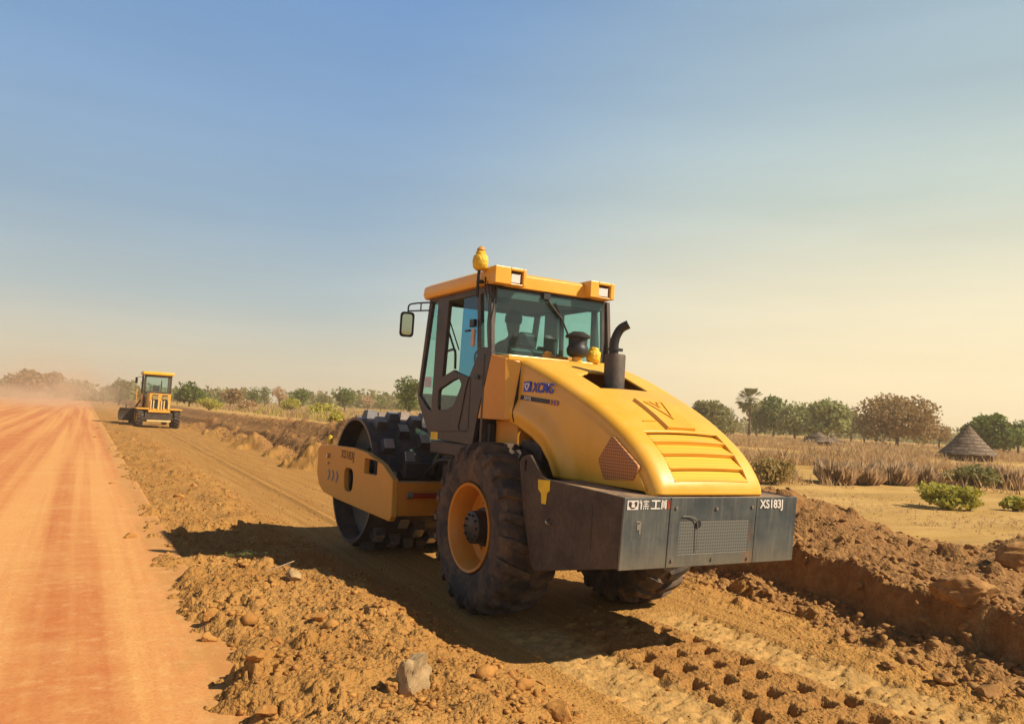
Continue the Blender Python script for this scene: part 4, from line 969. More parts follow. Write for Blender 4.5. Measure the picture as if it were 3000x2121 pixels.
gp('ladder', YELG, lambda b: ([box(b, -1.15, -.80, 2.0, 2.05, .9+.25*k, .94+.25*k) for k in range(6)], box(b, -1.15, -1.11, 2.0, 2.05, .8, 2.3)))
gp('front_frame', YELG, lambda b: (obox(b, (0,4.6,1.5), ((1,0,0), (0,1,-.12), (0,.12,1)), (.16,1.9,.18)), box(b, -.9, .9, 6.3, 6.5, .4, .62), box(b, -.2, .2, 6.2, 6.6, .6, 1.3)))
bm = bmesh.new(); K = 8; prevr = None
for i in range(K+1):
    t = -.6+1.35*i/K; rr_ = .62; prof = (rr_*(1-cos(t)), .52+rr_*sin(t))
    ax = Vector((-.80,-.60,0)); nn = Vector((.60,-.80,0)); c = Vector((-.55,3.0,.05))
    row = [bm.verts.new(c+ax*a+nn*prof[0]+Vector((0,0,prof[1]+(0 if a < 0 else .10)))) for a in (-1.7, 1.9)]
    if prevr: bm.faces.new((prevr[0], prevr[1], row[1], row[0]))
    prevr = row
make('blade', bm, BRN, gr, 40, solid=.03)
gp('blade_circle', YELG, lambda b: (cyl(b, (-.1,3.4,.80), (-.1,3.4,.92), .62, n=28), cyl(b, (-.5,3.9,.9), (-.45,3.5,1.8), .05, n=8)))
gp('lift_cylinder', BLK, lambda b: (cyl(b, (-1.3,2.6,.8), (-.8,2.9,1.6), .05, n=8), cyl(b, (-1.62,2.4,.4), (-1.62,2.4,1.3), .03, n=8)))

# ================================================================ helpers to stand things at a bearing and distance
def place(vx, dist):            # vx: photo column in a 2296-wide frame; returns the world x, y at that bearing and range
    d = fw*F_PX+rt*((vx*1.3066)-1500)-up*(1180-1060.5); a = math.atan2(d.x, d.y)
    return CAM.x+dist*sin(a), CAM.y+dist*cos(a)
def horizon_y(vx): return 871.6+.0545*vx-0.0
def height_at(vx, vy, dist, z0): # metres above z0 of a photo row at that range
    x, y = place(vx, dist); dep = (Vector((x, y, CAM.z))-CAM).dot(fw)
    return CAM.z+(horizon_y(vx)-vy)*1.3066*dep/F_PX*1.0-z0

def gpx(vx, vy, z=None):      # where the ray through a photo position meets the terrain
    d = (fw*F_PX+rt*(vx*1.3066-1500)-up*(vy*1.3066-1060.5)).normalized()
    t = np.concatenate([np.arange(.5, 5, .02), 5*1.004**np.arange(1100)]); X, Y, Z_ = CAM.x+d.x*t, CAM.y+d.y*t, CAM.z+d.z*t
    k = int(np.argmax(Z_ < terrain(X, Y)[0])); p = Vector((X[k], Y[k], Z_[k]))
    return p.x, p.y
def leafmat(name, a, b, c2):
    t = MT(name); pos = t.new('ShaderNodeNewGeometry').outputs['Position']
    n = t.noise(.9, 5, .65, pos); n2 = t.noise(7, 3, .6, pos)
    cc = t.mix(t.map(n, .38, .62), a, b); cc = t.mix(t.map(n2, .5, .7, 0, .7), cc, c2)
    t.set(Base_Color=cc, Roughness=.7)
    tr = t.new('ShaderNodeBsdfTranslucent'); t.l.new(cc, tr.inputs[0]); mx = t.new('ShaderNodeMixShader'); mx.inputs[0].default_value = .4
    out = t.n['Material Output']; t.l.new(t.b.outputs[0], mx.inputs[1]); t.l.new(tr.outputs[0], mx.inputs[2]); t.l.new(mx.outputs[0], out.inputs[0]); return t.m
LEAF = {'green': leafmat('green_leaves', (.12,.165,.028), (.18,.23,.04), (.07,.09,.02)),
        'olive': leafmat('olive_leaves', (.22,.205,.065), (.29,.27,.095), (.14,.13,.04)),
        'pale': leafmat('pale_green_leaves', (.30,.32,.11), (.38,.37,.15), (.20,.21,.07)),
        'brown': leafmat('russet_leaves', (.32,.205,.085), (.40,.27,.115), (.22,.13,.055)),
        'dry': leafmat('dry_twigs', (.50,.34,.19), (.60,.43,.25), (.36,.22,.13)),
        'rust': leafmat('rusty_green_leaves', (.38,.28,.09), (.46,.33,.11), (.32,.20,.08)),
        'lime': leafmat('lime_leaves', (.44,.40,.06), (.54,.48,.09), (.30,.29,.05)),
        'straw': leafmat('dry_straw', (.50,.32,.15), (.62,.43,.22), (.38,.23,.12))}
BARK = plain('bark', (.14,.095,.06), .9, 0, .3, 3)
def leaf_cloud(blobs, n, size, seed, flat=.75, shell=.55):
    r = np.random.default_rng(seed); vol = np.array([b[3]*b[4]*b[5] for b in blobs])**.75; idx = r.choice(len(blobs), n, p=vol/vol.sum())
    B = np.array(blobs)[idx]; d = r.normal(size=(n, 3)); d /= np.linalg.norm(d, axis=1)[:, None]; rad = shell+(1.06-shell)*r.random(n)**.6
    rad *= 1+.18*perlin(d[:, 0]*2.3+B[:, 0], d[:, 2]*2.3+B[:, 1])*1.6
    c = B[:, :3]+d*B[:, 3:6]*rad[:, None]
    u = r.normal(size=(n, 3)); u /= np.linalg.norm(u, axis=1)[:, None]; v = np.cross(u, r.normal(size=(n, 3))); v /= np.linalg.norm(v, axis=1)[:, None]
    s = (size*(.5+r.random(n)))[:, None]; k = (.4+.5*r.random(n))[:, None]
    V = np.stack([c-u*s, c-v*s*k, c+u*s, c+v*s*k], 1).reshape(-1, 3); Fc = np.arange(4*n).reshape(-1, 4); return V, Fc
def crown_blobs(h, wdt, seed, base=.3, nb=11, spread=1.0):
    r = random.Random(seed); out = []
    for i in range(nb):
        a = r.uniform(0, 2*pi); q = math.sqrt(r.random())*.62*spread; zz = base+(1-base)*(.25+.62*r.random()*(1-.55*q*q))
        s = r.uniform(.17, .31); out.append((wdt*.5*q*cos(a)*1.25, wdt*.5*q*sin(a)*1.25, h*zz, wdt*s, wdt*s, min(wdt*s*.75, h*.26)))
    for k in range(3): out.append((r.uniform(-.15,.15)*wdt, r.uniform(-.15,.15)*wdt, h*(base+(1-base)*(.45+.12*k)), wdt*.3, wdt*.3, h*(1-base)*.28))
    # keep within the height
    return [(x, y, min(z, h-c*1.0), a, b, c) for x, y, z, a, b, c in out]
def tree(x, y, h, wdt, kind, label, seed, n=1100, leaf=None, base=.3, nb=11, name='tree', trunk=True, shell=.5, z=None):
    z = th(x, y) if z is None else z
    t = empty(name, (x, y, z)); tag(t, label, 'tree' if name != 'shrub' and name != 'dry_bush' else 'bush', 'trees along the horizon' if name == 'tree' else 'bushes on the field')
    bl = crown_blobs(h, wdt, seed, base, nb); V, Fc = leaf_cloud(bl, n, leaf or wdt*.045, seed, shell=shell)
    np_mesh('crown' if trunk else 'foliage', V, Fc, LEAF[kind], t, False)
    bm = bmesh.new(); r = random.Random(seed+5); tr_ = max(.05, h*.028) if trunk else .03
    if trunk:
        top = (r.uniform(-.1,.1)*h, r.uniform(-.1,.1)*h, h*(base+.25)); mid = (top[0]*.3+r.uniform(-.05,.05)*h, top[1]*.3, h*.25)
        tube(bm, smooth_path([(0,0,-.2), mid, top], 4), [tr_*1.3, tr_*1.2, tr_*1.1, tr_*1.05, tr_, tr_*.9, tr_*.8, tr_*.7, tr_*.6], 7)
        for b in bl[:8]:
            s0 = Vector(mid).lerp(Vector(top), r.random()); e0 = Vector(b[:3]); m0 = s0.lerp(e0, .5)+Vector((0,0,-.04*h)); tube(bm, [s0, m0, e0], [tr_*.5, tr_*.36, tr_*.15], 5)
    else:
        for b in bl: tube(bm, [(0,0,-.05), Vector(b[:3])*.5+Vector((0,0,.05)), Vector(b[:3])], [tr_, tr_*.7, tr_*.3], 5)
    make('trunk' if trunk else 'stems', bm, BARK, t, 60); return t
def ptree(vx, vtop, vbase, vw, dist, kind, label, seed, **k):
    x, y = place(vx, dist); z0 = th(x, y); h = height_at(vx, vtop, dist, z0); wdt = vw*1.3066*dist*.9/F_PX*1.0
    return tree(x, y, h, wdt, kind, label, seed, **k)
# ---- tree line, left to right as seen from the road
TL = [
 (5, 848, 884, 45, 230, 'olive', 'low hazy tree at the left edge of the tree line, across the road', dict(n=500)),
 (58, 829, 884, 88, 170, 'brown', 'broad dusty round-crowned tree behind the road dust, the leftmost tall one', dict(n=1500, base=.12)),
 (122, 836, 884, 70, 190, 'brown', 'dusty domed tree standing right behind the dust cloud', dict(n=1100, base=.15)),
 (168, 850, 886, 46, 180, 'olive', 'small yellowish tree at the right side of the dust cloud', dict(n=600)),
 (190, 850, 885, 12, 190, 'green', 'thin dark tree poking up beside the dust cloud', dict(n=180)),
 (232, 865, 890, 30, 170, 'olive', 'little bushy tree left of the grey-green tree behind the grader', dict(n=350)),
 (266, 847, 890, 58, 150, 'olive', 'grey-green spreading tree just left of the grader', dict(n=1200, base=.15)),
 (425, 856, 900, 70, 110, 'green', 'bright green two-humped tree just right of the grader', dict(n=1800, base=.06, nb=14)),
 (398, 868, 898, 34, 125, 'green', 'dark green tree half hidden behind the grader cab', dict(n=500, base=.1)),
 (517, 869, 906, 58, 120, 'brown', 'rust-brown rounded tree between two green ones', dict(n=1300, base=.06)),
 (567, 865, 908, 34, 130, 'green', 'narrow dark green tree right behind the rust-brown one', dict(n=700, base=.12)),
 (592, 862, 908, 30, 135, 'green', 'upright green tree, taller of the close pair in mid tree line', dict(n=600, base=.15)),
 (628, 867, 908, 44, 150, 'dry', 'bare greyish tree with a flat dark top', dict(n=900, base=.15)),
 (672, 869, 910, 52, 130, 'green', 'leaning green tree with a pointed top in mid tree line', dict(n=1100, base=.1)),
 (724, 879, 912, 38, 140, 'olive', 'low gappy olive tree left of the domed tree', dict(n=600)),
 (773, 870, 912, 52, 120, 'green', 'neat dome-shaped green tree', dict(n=1400, base=.2, nb=16)),
 (826, 886, 916, 36, 140, 'dry', 'bare pinkish dry tree right of the domed tree', dict(n=500)),
 (856, 888, 916, 26, 140, 'green', 'small green tree left of the tall tree by the cab', dict(n=350)),
 (914, 838, 925, 62, 75, 'green', 'tall bushy green tree behind the cab windscreen', dict(n=2600, base=.05, nb=16)),
 (1590, 897, 968, 110, 95, 'olive', 'wide brown-green tree showing above the hood of the near machine', dict(n=2600, base=.05, nb=16)),
 (1642, 912, 966, 26, 120, 'green', 'small dark tree left of the palm', dict(n=400)),
 (1735, 886, 975, 84, 110, 'green', 'loose dark green tree right behind the palm', dict(n=2600, base=.0, nb=16)),
 (1785, 898, 980, 88, 100, 'pale', 'pale green thorny tree, first of the pale pair', dict(n=2600, base=.0, nb=16, shell=.25)),
 (1848, 897, 982, 112, 92, 'pale', 'wide pale acacia with bare branches showing through', dict(n=3000, base=.0, nb=18, shell=.25)),
 (1912, 912, 985, 62, 110, 'olive', 'olive tree between the pale acacia and the large russet tree', dict(n=1700, base=.0, nb=14)),
 (2012, 884, 1002, 158, 78, 'brown', 'large round russet tree, the biggest on the right', dict(n=6500, base=.05, nb=26, leaf=.14, shell=.5)),
 (2108, 945, 990, 46, 90, 'brown', 'small russet tree between the large russet tree and the thatched hut', dict(n=900, base=.1)),
 (2222, 927, 1005, 100, 75, 'green', 'dense green tree behind the thatched hut', dict(n=3200, base=.1, nb=16)),
 (2285, 938, 1008, 50, 80, 'green', 'green tree cut by the right edge behind the thatched hut', dict(n=1300, base=.1)),
 (1700, 891, 976, 66, 118, 'olive', 'olive tree filling the gap just right of the palm trunk', dict(n=1200, base=0.)),
 (1822, 925, 982, 70, 115, 'green', 'low dark green tree between the pale pair', dict(n=1400, base=0.)),
 (1940, 925, 990, 60, 100, 'olive', 'low olive tree at the left foot of the large russet tree', dict(n=1200, base=0.)),
 (2070, 940, 995, 60, 100, 'olive', 'low olive tree at the right foot of the large russet tree', dict(n=1100, base=0.)),
 (1452, 925, 960, 60, 130, 'olive', 'olive tree hidden behind the exhaust of the near machine', dict(n=400)),
]
for i, (vx, vt, vb, vw, D, kd, lb, kw) in enumerate(TL): ptree(vx, vt, vb, vw, D, kd, lb, 100+i*7, **kw)
# fan palm
def palm(vx, vtop, dist, label):
    x, y = place(vx, dist); z0 = th(x, y); h = height_at(vx, vtop, dist, z0)
    t = empty('palm_tree', (x, y, z0)); tag(t, label, 'palm', 'trees along the horizon')
    bm = bmesh.new(); tube(bm, smooth_path([(0,0,-.2), (.1,0,h*.35), (.05,0,h*.62), (0,0,h*.82)], 4), [.17]*4+[.14]*5+[.12]*4, 9); make('trunk', bm, BARK, t, 60)
    bm = bmesh.new(); r = random.Random(3); c = Vector((0,0,h*.84)); R0 = h*.30
    for k in range(54):
        a = r.uniform(0, 2*pi); e = r.uniform(-1.2, 1.3); d = Vector((cos(a)*cos(e), sin(a)*cos(e), sin(e))); tip = c+d*R0*r.uniform(.45, .6); s = d.cross(Vector((0,0,1))).normalized(); u = s.cross(d)
        tube(bm, [c, tip], .012, 4)
        for q in range(9):
            f = (q-4)/4*1.25; dd = (d*cos(f)+s*sin(f)).normalized(); L_ = R0*r.uniform(.5, .62); w_ = .11
            bm.faces.new([bm.verts.new(p) for p in (tip, tip+dd*L_*.6+s*w_*cos(f)+u*.03, tip+dd*L_-Vector((0,0,.12*L_)), tip+dd*L_*.6-s*w_*cos(f)+u*.03)])
    o = make('fronds', bm, LEAF['olive'], t, 0)
    for dz, sx in ((.66,.8),): pass
palm(1681, 881, 100, 'fan palm with a thin pale trunk left of the pale acacia trees')

# ---- thatched huts
THA = MT('layered_thatch'); _p = THA.new('ShaderNodeTexCoord').outputs['Object']; _n = THA.noise(5, 5, .7); _sx = THA.new('ShaderNodeSeparateXYZ'); THA.l.new(_p, _sx.inputs[0])
_w = THA.map(THA.math('SINE', THA.math('ADD', THA.math('MULTIPLY', _sx.outputs['Z'], 34), THA.math('MULTIPLY', _n, 7))), .2, .9)
THA.set(Base_Color=THA.mix(THA.math('MULTIPLY', _w, THA.map(_n, .4, .6)), (.14,.095,.065), (.38,.285,.20)), Roughness=.95); THA.bump(_w, .6, .05); THA = THA.m
MUD = plain('mud_wall', (.16,.09,.055), .95)
def hut(vx, dist, rroof, hw_, hr, label, seed, lean=0):
    x, y = place(vx, dist); z0 = th(x, y)-.05; t = empty('thatched_hut', (x, y, z0)); tag(t, label, 'hut', 'thatched huts on the field')
    bm = bmesh.new(); lathe(bm, [(0,rroof*.72), (hw_+.15,rroof*.72)], 28, (0,0,0), 'Z'); make('wall', bm, MUD, t, 40)
    bm = bmesh.new(); r = random.Random(seed); rings = []; K = 9
    for k in range(K*2+1):
        q = k/(K*2); rad = rroof*(1-q)**1.12+.04; step = .05 if k % 2 == 0 else -.02
        zz = hw_-.12+q*hr; rings.append([bm.verts.new((rad*(1+r.uniform(-.035,.035)+step*.6)*cos(a), rad*(1+r.uniform(-.03,.03)+step*.6)*sin(a), zz+r.uniform(-.03,.03)-(.05 if k % 2 == 0 else 0)+lean*cos(a)*rad)) for a in [2*pi*i/36 for i in range(36)]])
    for A, B in zip(rings, rings[1:]):
        for i in range(36): bm.faces.new((A[i], A[(i+1)%36], B[(i+1)%36], B[i]))
    bm.faces.new(rings[-1]); make('thatch_roof', bm, THA, t, 25)
    for i in range(8):
        bm = bmesh.new(); a = 2*pi*i/8; tube(bm, [(rroof*.86*cos(a), rroof*.86*sin(a), -.1), (rroof*.84*cos(a), rroof*.84*sin(a), hw_+.12)], .045, 6); make('roof_post', bm, BARK, t, 60)
    return t
hut(2172, 50, 1.36, .55, 1.60, 'round hut with a steep layered thatch cone near the right edge', 4)
hut(1836, 66, 1.15, .62, .75, 'small low dark-roofed hut below the pale acacia', 8, .06)
hut(1868, 70, 1.15, .35, .65, 'collapsed grey grass shelter right beside the small low hut', 12, -.10)

def twig_bush(vx, vb, vt, vw, label, seed, mat='dry'):
    x, y = gpx(vx, vb); D = math.hypot(x-CAM.x, y-CAM.y); z0 = th(x, y); h = height_at(vx, vt, D, z0); R0 = vw*1.3066*D*.9/F_PX/2
    t = empty('dry_bush', (x, y, z0)); tag(t, label, 'bush', 'bushes on the field'); r = np.random.default_rng(seed); n = 800
    rb = R0*.75*np.sqrt(r.random(n)); ab = r.random(n)*2*pi; bx, by = rb*np.cos(ab), rb*np.sin(ab); hh = h*(.35+.75*r.random(n))*(1-.45*(rb/R0)**2)
    la = ab+r.normal(size=n)*.9; ln = hh*(.15+.45*r.random(n)); tx, ty = bx+np.cos(la)*ln, by+np.sin(la)*ln; wa = r.random(n)*2*pi; w_ = .006+.012*r.random(n); dx, dy = np.cos(wa)*w_, np.sin(wa)*w_
    st = hh*(.0+.45*r.random(n))*(r.random(n) > .4); zt = np.minimum(st+hh*.7, h)
    V = np.stack([np.stack([bx-dx, by-dy, st-.04], -1), np.stack([bx+dx, by+dy, st-.04], -1), np.stack([tx+dx*.6, ty+dy*.6, (st+zt)*.55], -1), np.stack([tx, ty, zt], -1)], 1).reshape(-1, 3)
    np_mesh('twigs', V, np.arange(4*n).reshape(-1, 4), LEAF[mat], t, False)
    bm = bmesh.new()
    for k in range(7): a = k*.9; tube(bm, [(0,0,-.05), (R0*.3*cos(a), R0*.3*sin(a), h*.4), (R0*.6*cos(a), R0*.6*sin(a), h*.8)], [.018,.012,.005], 5)
    make('stems', bm, BARK, t, 60); return t
# ---- bushes on the field
BU = [
 (1738, 1022, 1086, 100, 17.5, 'rust', 'brownish-green leafy bush right of the louvred hood', dict(n=2600, leaf=.045, base=.02, shell=.2)),
 (1875, 1025, 1087, 70, 19, 'dry', 'purplish dry twiggy bush left of the straw clumps', dict(n=2200, leaf=.035, base=.0, shell=.15)),
 (1935, 1030, 1086, 66, 20, 'dry', 'second dry twiggy bush, in the middle of the field edge', dict(n=2000, leaf=.035, base=.0, shell=.15)),
 (2000, 1028, 1086, 74, 20.5, 'dry', 'third dry twiggy bush, left of the lime-green bush', dict(n=2200, leaf=.035, base=.0, shell=.15)),
 (2062, 1035, 1086, 60, 21, 'dry', 'low dry bush touching the lime-green bush', dict(n=1800, leaf=.035, base=.0, shell=.15)),
 (2122, 1082, 1141, 120, 13.2, 'lime', 'lime-green bush nearest the dirt bank on the right', dict(n=2600, leaf=.045, base=.0, shell=.3, nb=18)),
 (2175, 1095, 1145, 44, 12.6, 'lime', 'small lime-green sprig at the right foot of the nearest lime bush', dict(n=900, leaf=.04, base=.02)),
 (2190, 1040, 1100, 96, 19, 'olive', 'broad yellow-green bush below the thatched hut', dict(n=2600, leaf=.05, base=.02)),
 (2280, 1112, 1146, 56, 12.8, 'lime', 'low yellow-green bush cut by the right edge', dict(n=1200, leaf=.045, base=.02)),
 (2260, 1040, 1095, 60, 22, 'dry', 'dry reddish bush at the right edge below the hut', dict(n=1800, leaf=.04, base=.0, shell=.15)),
]
for i, (vx, vt, vb, vw, D, kd, lb, kw) in enumerate(BU):
    if kd == 'dry': twig_bush(vx, vb, vt, vw*1.25, lb, 700+i*5); continue
    bx, by = gpx(vx, vb); D = math.hypot(bx-CAM.x, by-CAM.y); ptree(vx, vt, vb, vw, D, kd, lb, 700+i*5, name='shrub', trunk=False, **kw)
for i, (vx, vt, vw, D, kd, lb) in enumerate([
 (985-260, 903, 90, 70, 'lime', 'flat lime-green bush in the grass left of the drum'), (655, 892, 60, 85, 'lime', 'lime-green bush at the foot of the leaning tree'), (470, 893, 60, 80, 'lime', 'yellow-green bush right of the two-humped tree'),
 (757, 921, 36, 38, 'lime', 'tiny green bush on the bank left of the drum pads'), (556, 897, 44, 85, 'straw', 'pale straw-coloured bush below the dark green pair')]):
    ptree(vx, vt, 0, vw, D, kd, lb, 900+i, name='shrub', trunk=False, n=900, leaf=.10, base=.02)

# ---- dry grass : uncountable, one object each
def grass(name, pts_fn, n, blades, hgt, wid, mat, seed, label=None):
    r = np.random.default_rng(seed); X, Y = pts_fn(r, n); Z = terrain(X, Y)[0]
    n = len(X); hh = hgt(r, n, X, Y); k = blades
    cx = np.repeat(X, k)+r.normal(size=n*k)*np.repeat(hh, k)*.22; cy = np.repeat(Y, k)+r.normal(size=n*k)*np.repeat(hh, k)*.22; cz = np.repeat(Z, k)-.03; H_ = np.repeat(hh, k)*(.45+.6*r.random(n*k))
    a = r.random(n*k)*2*pi; lean = (.15+.45*r.random(n*k))*H_; la = r.random(n*k)*2*pi; w_ = wid*H_/np.maximum(hh.mean(), .01)*(.6+.8*r.random(n*k))
    dx, dy = np.cos(a)*w_, np.sin(a)*w_; tx, ty = cx+np.cos(la)*lean, cy+np.sin(la)*lean; mx, my = cx+np.cos(la)*lean*.35, cy+np.sin(la)*lean*.35
    V = np.stack([np.stack([cx-dx, cy-dy, cz], -1), np.stack([cx+dx, cy+dy, cz], -1), np.stack([mx+dx*.8, my+dy*.8, cz+H_*.55], -1), np.stack([tx, ty, cz+H_], -1)], 1).reshape(-1, 3)
    o = np_mesh(name, V, np.arange(4*n*k).reshape(-1, 4), mat, None, False); tag(o, label, None, None, 'stuff'); return o
def polar_pts(a0, a1, r0, r1, dens=None):
    def f(r, n):
        a = np.radians(a0+(a1-a0)*r.random(n)); q = r0*(r1/r0)**r.random(n); X, Y = CAM.x+q*np.sin(a), CAM.y+q*np.cos(a)
        keep = (X > 6.8) & (fbm(X*.16+3, Y*.16, 3)*2.0+.06+.15*sst(25, 60, np.hypot(X-CAM.x, Y-CAM.y)) > r.random(n)*.5)
        if dens is not None: keep &= dens(X, Y, q, np.degrees(a))
        return X[keep], Y[keep]
    return f
grass('dry_grass', polar_pts(37, 64, 22, 130), 22000, 9, lambda r, n, X, Y: (.16+.42*r.random(n)**1.5)*(1+.9*fbm(X*.25, Y*.25, 2)), .009, LEAF['straw'], 31, 'tall dry straw grass covering the field on the right')
def f_left(r, n):
    a = np.radians(2+30*r.random(n)); q = 48*(240/48)**r.random(n); X, Y = CAM.x+q*np.sin(a), CAM.y+q*np.cos(a); k = (X > 8.5) & (fbm(X*.05+3, Y*.03, 3)+.3 > r.random(n)*.5); return X[k], Y[k]
grass('dry_grass', f_left, 15000, 6, lambda r, n, X, Y: (.2+.5*r.random(n)), .035, LEAF['straw'], 32, 'dry grass below the distant tree line on the left')
grass('green_grass', f_left, 4200, 6, lambda r, n, X, Y: (.2+.5*r.random(n)), .035, LEAF['lime'], 33, 'yellow-green grass patches below the distant tree line')
grass('grass_stubble', polar_pts(40, 64, 8.5, 30, lambda X, Y, q, a: X > 7.5), 9000, 5, lambda r, n, X, Y: .03+.07*r.random(n), .004, LEAF['straw'], 34, 'short dry stubble on the open ground beyond the dirt bank')
# low scrub band that closes the horizon
def scrub():
    r = np.random.default_rng(5); n = 330; a = np.radians(-12+80*r.random(n)); q = 190+90*r.random(n); bl = []
    for ai, qi in zip(a, q):
        x, y = CAM.x+qi*sin(ai), CAM.y+qi*cos(ai); s = r.uniform(2.5, 6.5); hgt = r.uniform(1.2, 2.9); bl.append((x, y, th(x, y)+hgt*.6, s, s, hgt))
    V, Fc = leaf_cloud(bl, 26000, .55, 6, shell=.4); o = np_mesh('distant_scrub', V, Fc, LEAF['olive'], None, False); tag(o, 'low hazy scrub closing the horizon', None, None, 'stuff')
scrub()

# ================================================================ ROCKS AND CLODS
ROCKM = MT('dusty_rock'); _pp = ROCKM.new('ShaderNodeTexCoord').outputs['Object']; _n = ROCKM.noise(7, 6, .65)
ROCKM.set(Base_Color=ROCKM.mix(ROCKM.map(_n, .4, .62), (.30,.195,.09), (.44,.30,.15)), Roughness=.9); ROCKM.bump(ROCKM.noise(22, 5, .65), .5, .02); ROCKM = ROCKM.m
CLODM = MT('soil_clod'); _p = CLODM.new('ShaderNodeNewGeometry').outputs['Position']; _n = CLODM.noise(9, 5, .65, _p); CLODM.set(Base_Color=CLODM.mix(CLODM.map(_n, .35, .68), (0.305,0.132,0.036), (0.537,0.270,0.074)), Roughness=.95); CLODM.b.inputs['Specular IOR Level'].default_value = .15; CLODM.bump(CLODM.noise(70, 4, .6, _p), .5, .01); CLODM = CLODM.m
CLODR = MT('reddish_soil_clod'); _p = CLODR.new('ShaderNodeNewGeometry').outputs['Position']; _n = CLODR.noise(9, 5, .65, _p); CLODR.set(Base_Color=CLODR.mix(CLODR.map(_n, .35, .68), (.26,.125,.044), (.43,.235,.086)), Roughness=.95); CLODR.b.inputs['Specular IOR Level'].default_value = .15; CLODR.bump(CLODR.noise(70, 4, .6, _p), .5, .01); CLODR = CLODR.m
def rock(name, x, y, sx, sy, sz, mat, label, seed, rz_=0, sink=.25, z=None, detail=4, cat='rock', grp=None, rough=.28):
    bm = bmesh.new(); bmesh.ops.create_icosphere(bm, subdivisions=detail, radius=1); r = random.Random(seed)
    planes = [(Vector((r.gauss(0,1), r.gauss(0,1), r.gauss(0,1))).normalized(), r.uniform(.50, .88)) for _ in range(14)]
    from mathutils import noise as mn
    for v in bm.verts:
        p = v.co.copy()
        for nrm_, d in planes:
            q = p.dot(nrm_)
            if q > d: p -= nrm_*(q-d)*(.5 if name == 'boulder' else .97)
        p *= 1+rough*mn.noise(p*1.6+Vector((seed, 0, 0)))+.10*mn.noise(p*5+Vector((seed, 3, 0)))+.035*mn.noise(p*14)
        v.co = Vector((p.x*sx, p.y*sy, p.z*sz))
    o = make(name, bm, mat, None, 22); zz = th(x, y) if z is None else z; o.location = (x, y, zz+sz*(1-2*sink)); o.rotation_euler = (r.uniform(-.2,.2), r.uniform(-.2,.2), rz_)
    return tag(o, label, cat, grp)
x, y = gpx(921, 1545); rock('rock', x, y, .135, .11, .15, ROCKM, 'large pale jagged rock lying in the loose soil in the foreground', 3, .5, .28, rough=.4)
x, y = gpx(882, 1548); rock('rock', x, y, .06, .05, .05, CLODM, 'brown clod leaning against the large pale rock', 5, .2, .2, cat='clod')
x, y = gpx(1252, 1605); rock('rock', x, y, .11, .09, .075, CLODM, 'pointed brown stone half buried at the bottom of the picture', 9, 1.0, .35)
x, y = gpx(658, 1303); rock('rock', x, y, .10, .08, .07, ROCKM, 'pale stone at the lit edge of the machine shadow', 12, .4, .3)
x, y = gpx(2165, 1335); rock('boulder', x, y, .30, .22, .15, CLODR, 'big smooth earth lump on the bank at the right', 15, -.4, .42, rough=.22)
x, y = gpx(2285, 1268); rock('boulder', x, y, .30, .26, .17, CLODR, 'dark earth lump at the right edge above the smooth lump', 16, .3, .3)
for i, (vx, vy, s, lb) in enumerate([
 (252, 1092, .13, 'dark clod on the road edge, level with the far heaps'), (277, 1146, .10, 'clod on the road edge just below the dark one'), (288, 1212, .11, 'clod on the road edge above the shadow tip'), (400, 1118, .12, 'brown stone among the loose soil left of the drum'),
 (433, 1092, .09, 'pale stone near the track line'), (210, 985, .13, 'dark clod at the road edge near the grader'), (472, 1388, .085, 'crescent clod at the road edge, mid foreground'), (465, 1443, .06, 'yellowish clod at the road edge, lower left'),
 (712, 1392, .07, 'clod with a black shadow on the windrow'), (570, 1478, .07, 'dark clod on the windrow left of the pale rock'), (620, 1440, .055, 'round clod between the road edge and the pale rock'), (595, 1600, .07, 'clod at the very bottom left of the soil strip'),
 (1205, 1475, .035, 'pebble at the front edge of the machine shadow'), (800, 1382, .06, 'grey clod on the windrow crest'), (2080, 1405, .08, 'clod on the slope of the cut bank'), (1990, 1500, .07, 'clod between the pale track and the cut bank'), (2215, 1560, .12, 'large clod in the lower right corner'), (2110, 1530, .09, 'clod left of the large one in the lower right corner'), (1720, 1330, .08, 'clod at the foot of the bank behind the counterweight'), (1890, 1170, .05, 'lump on the crest of the dirt bank')]):
    x, y = gpx(vx, vy); rock('clod', x, y, s*random.uniform(.8,1.1), s*random.uniform(.7,1), s*random.uniform(.5,.7), CLODR if vx > 1700 else CLODM, lb, 40+i, random.uniform(0,3), .3, detail=3, cat='clod', grp='larger clods lying about')
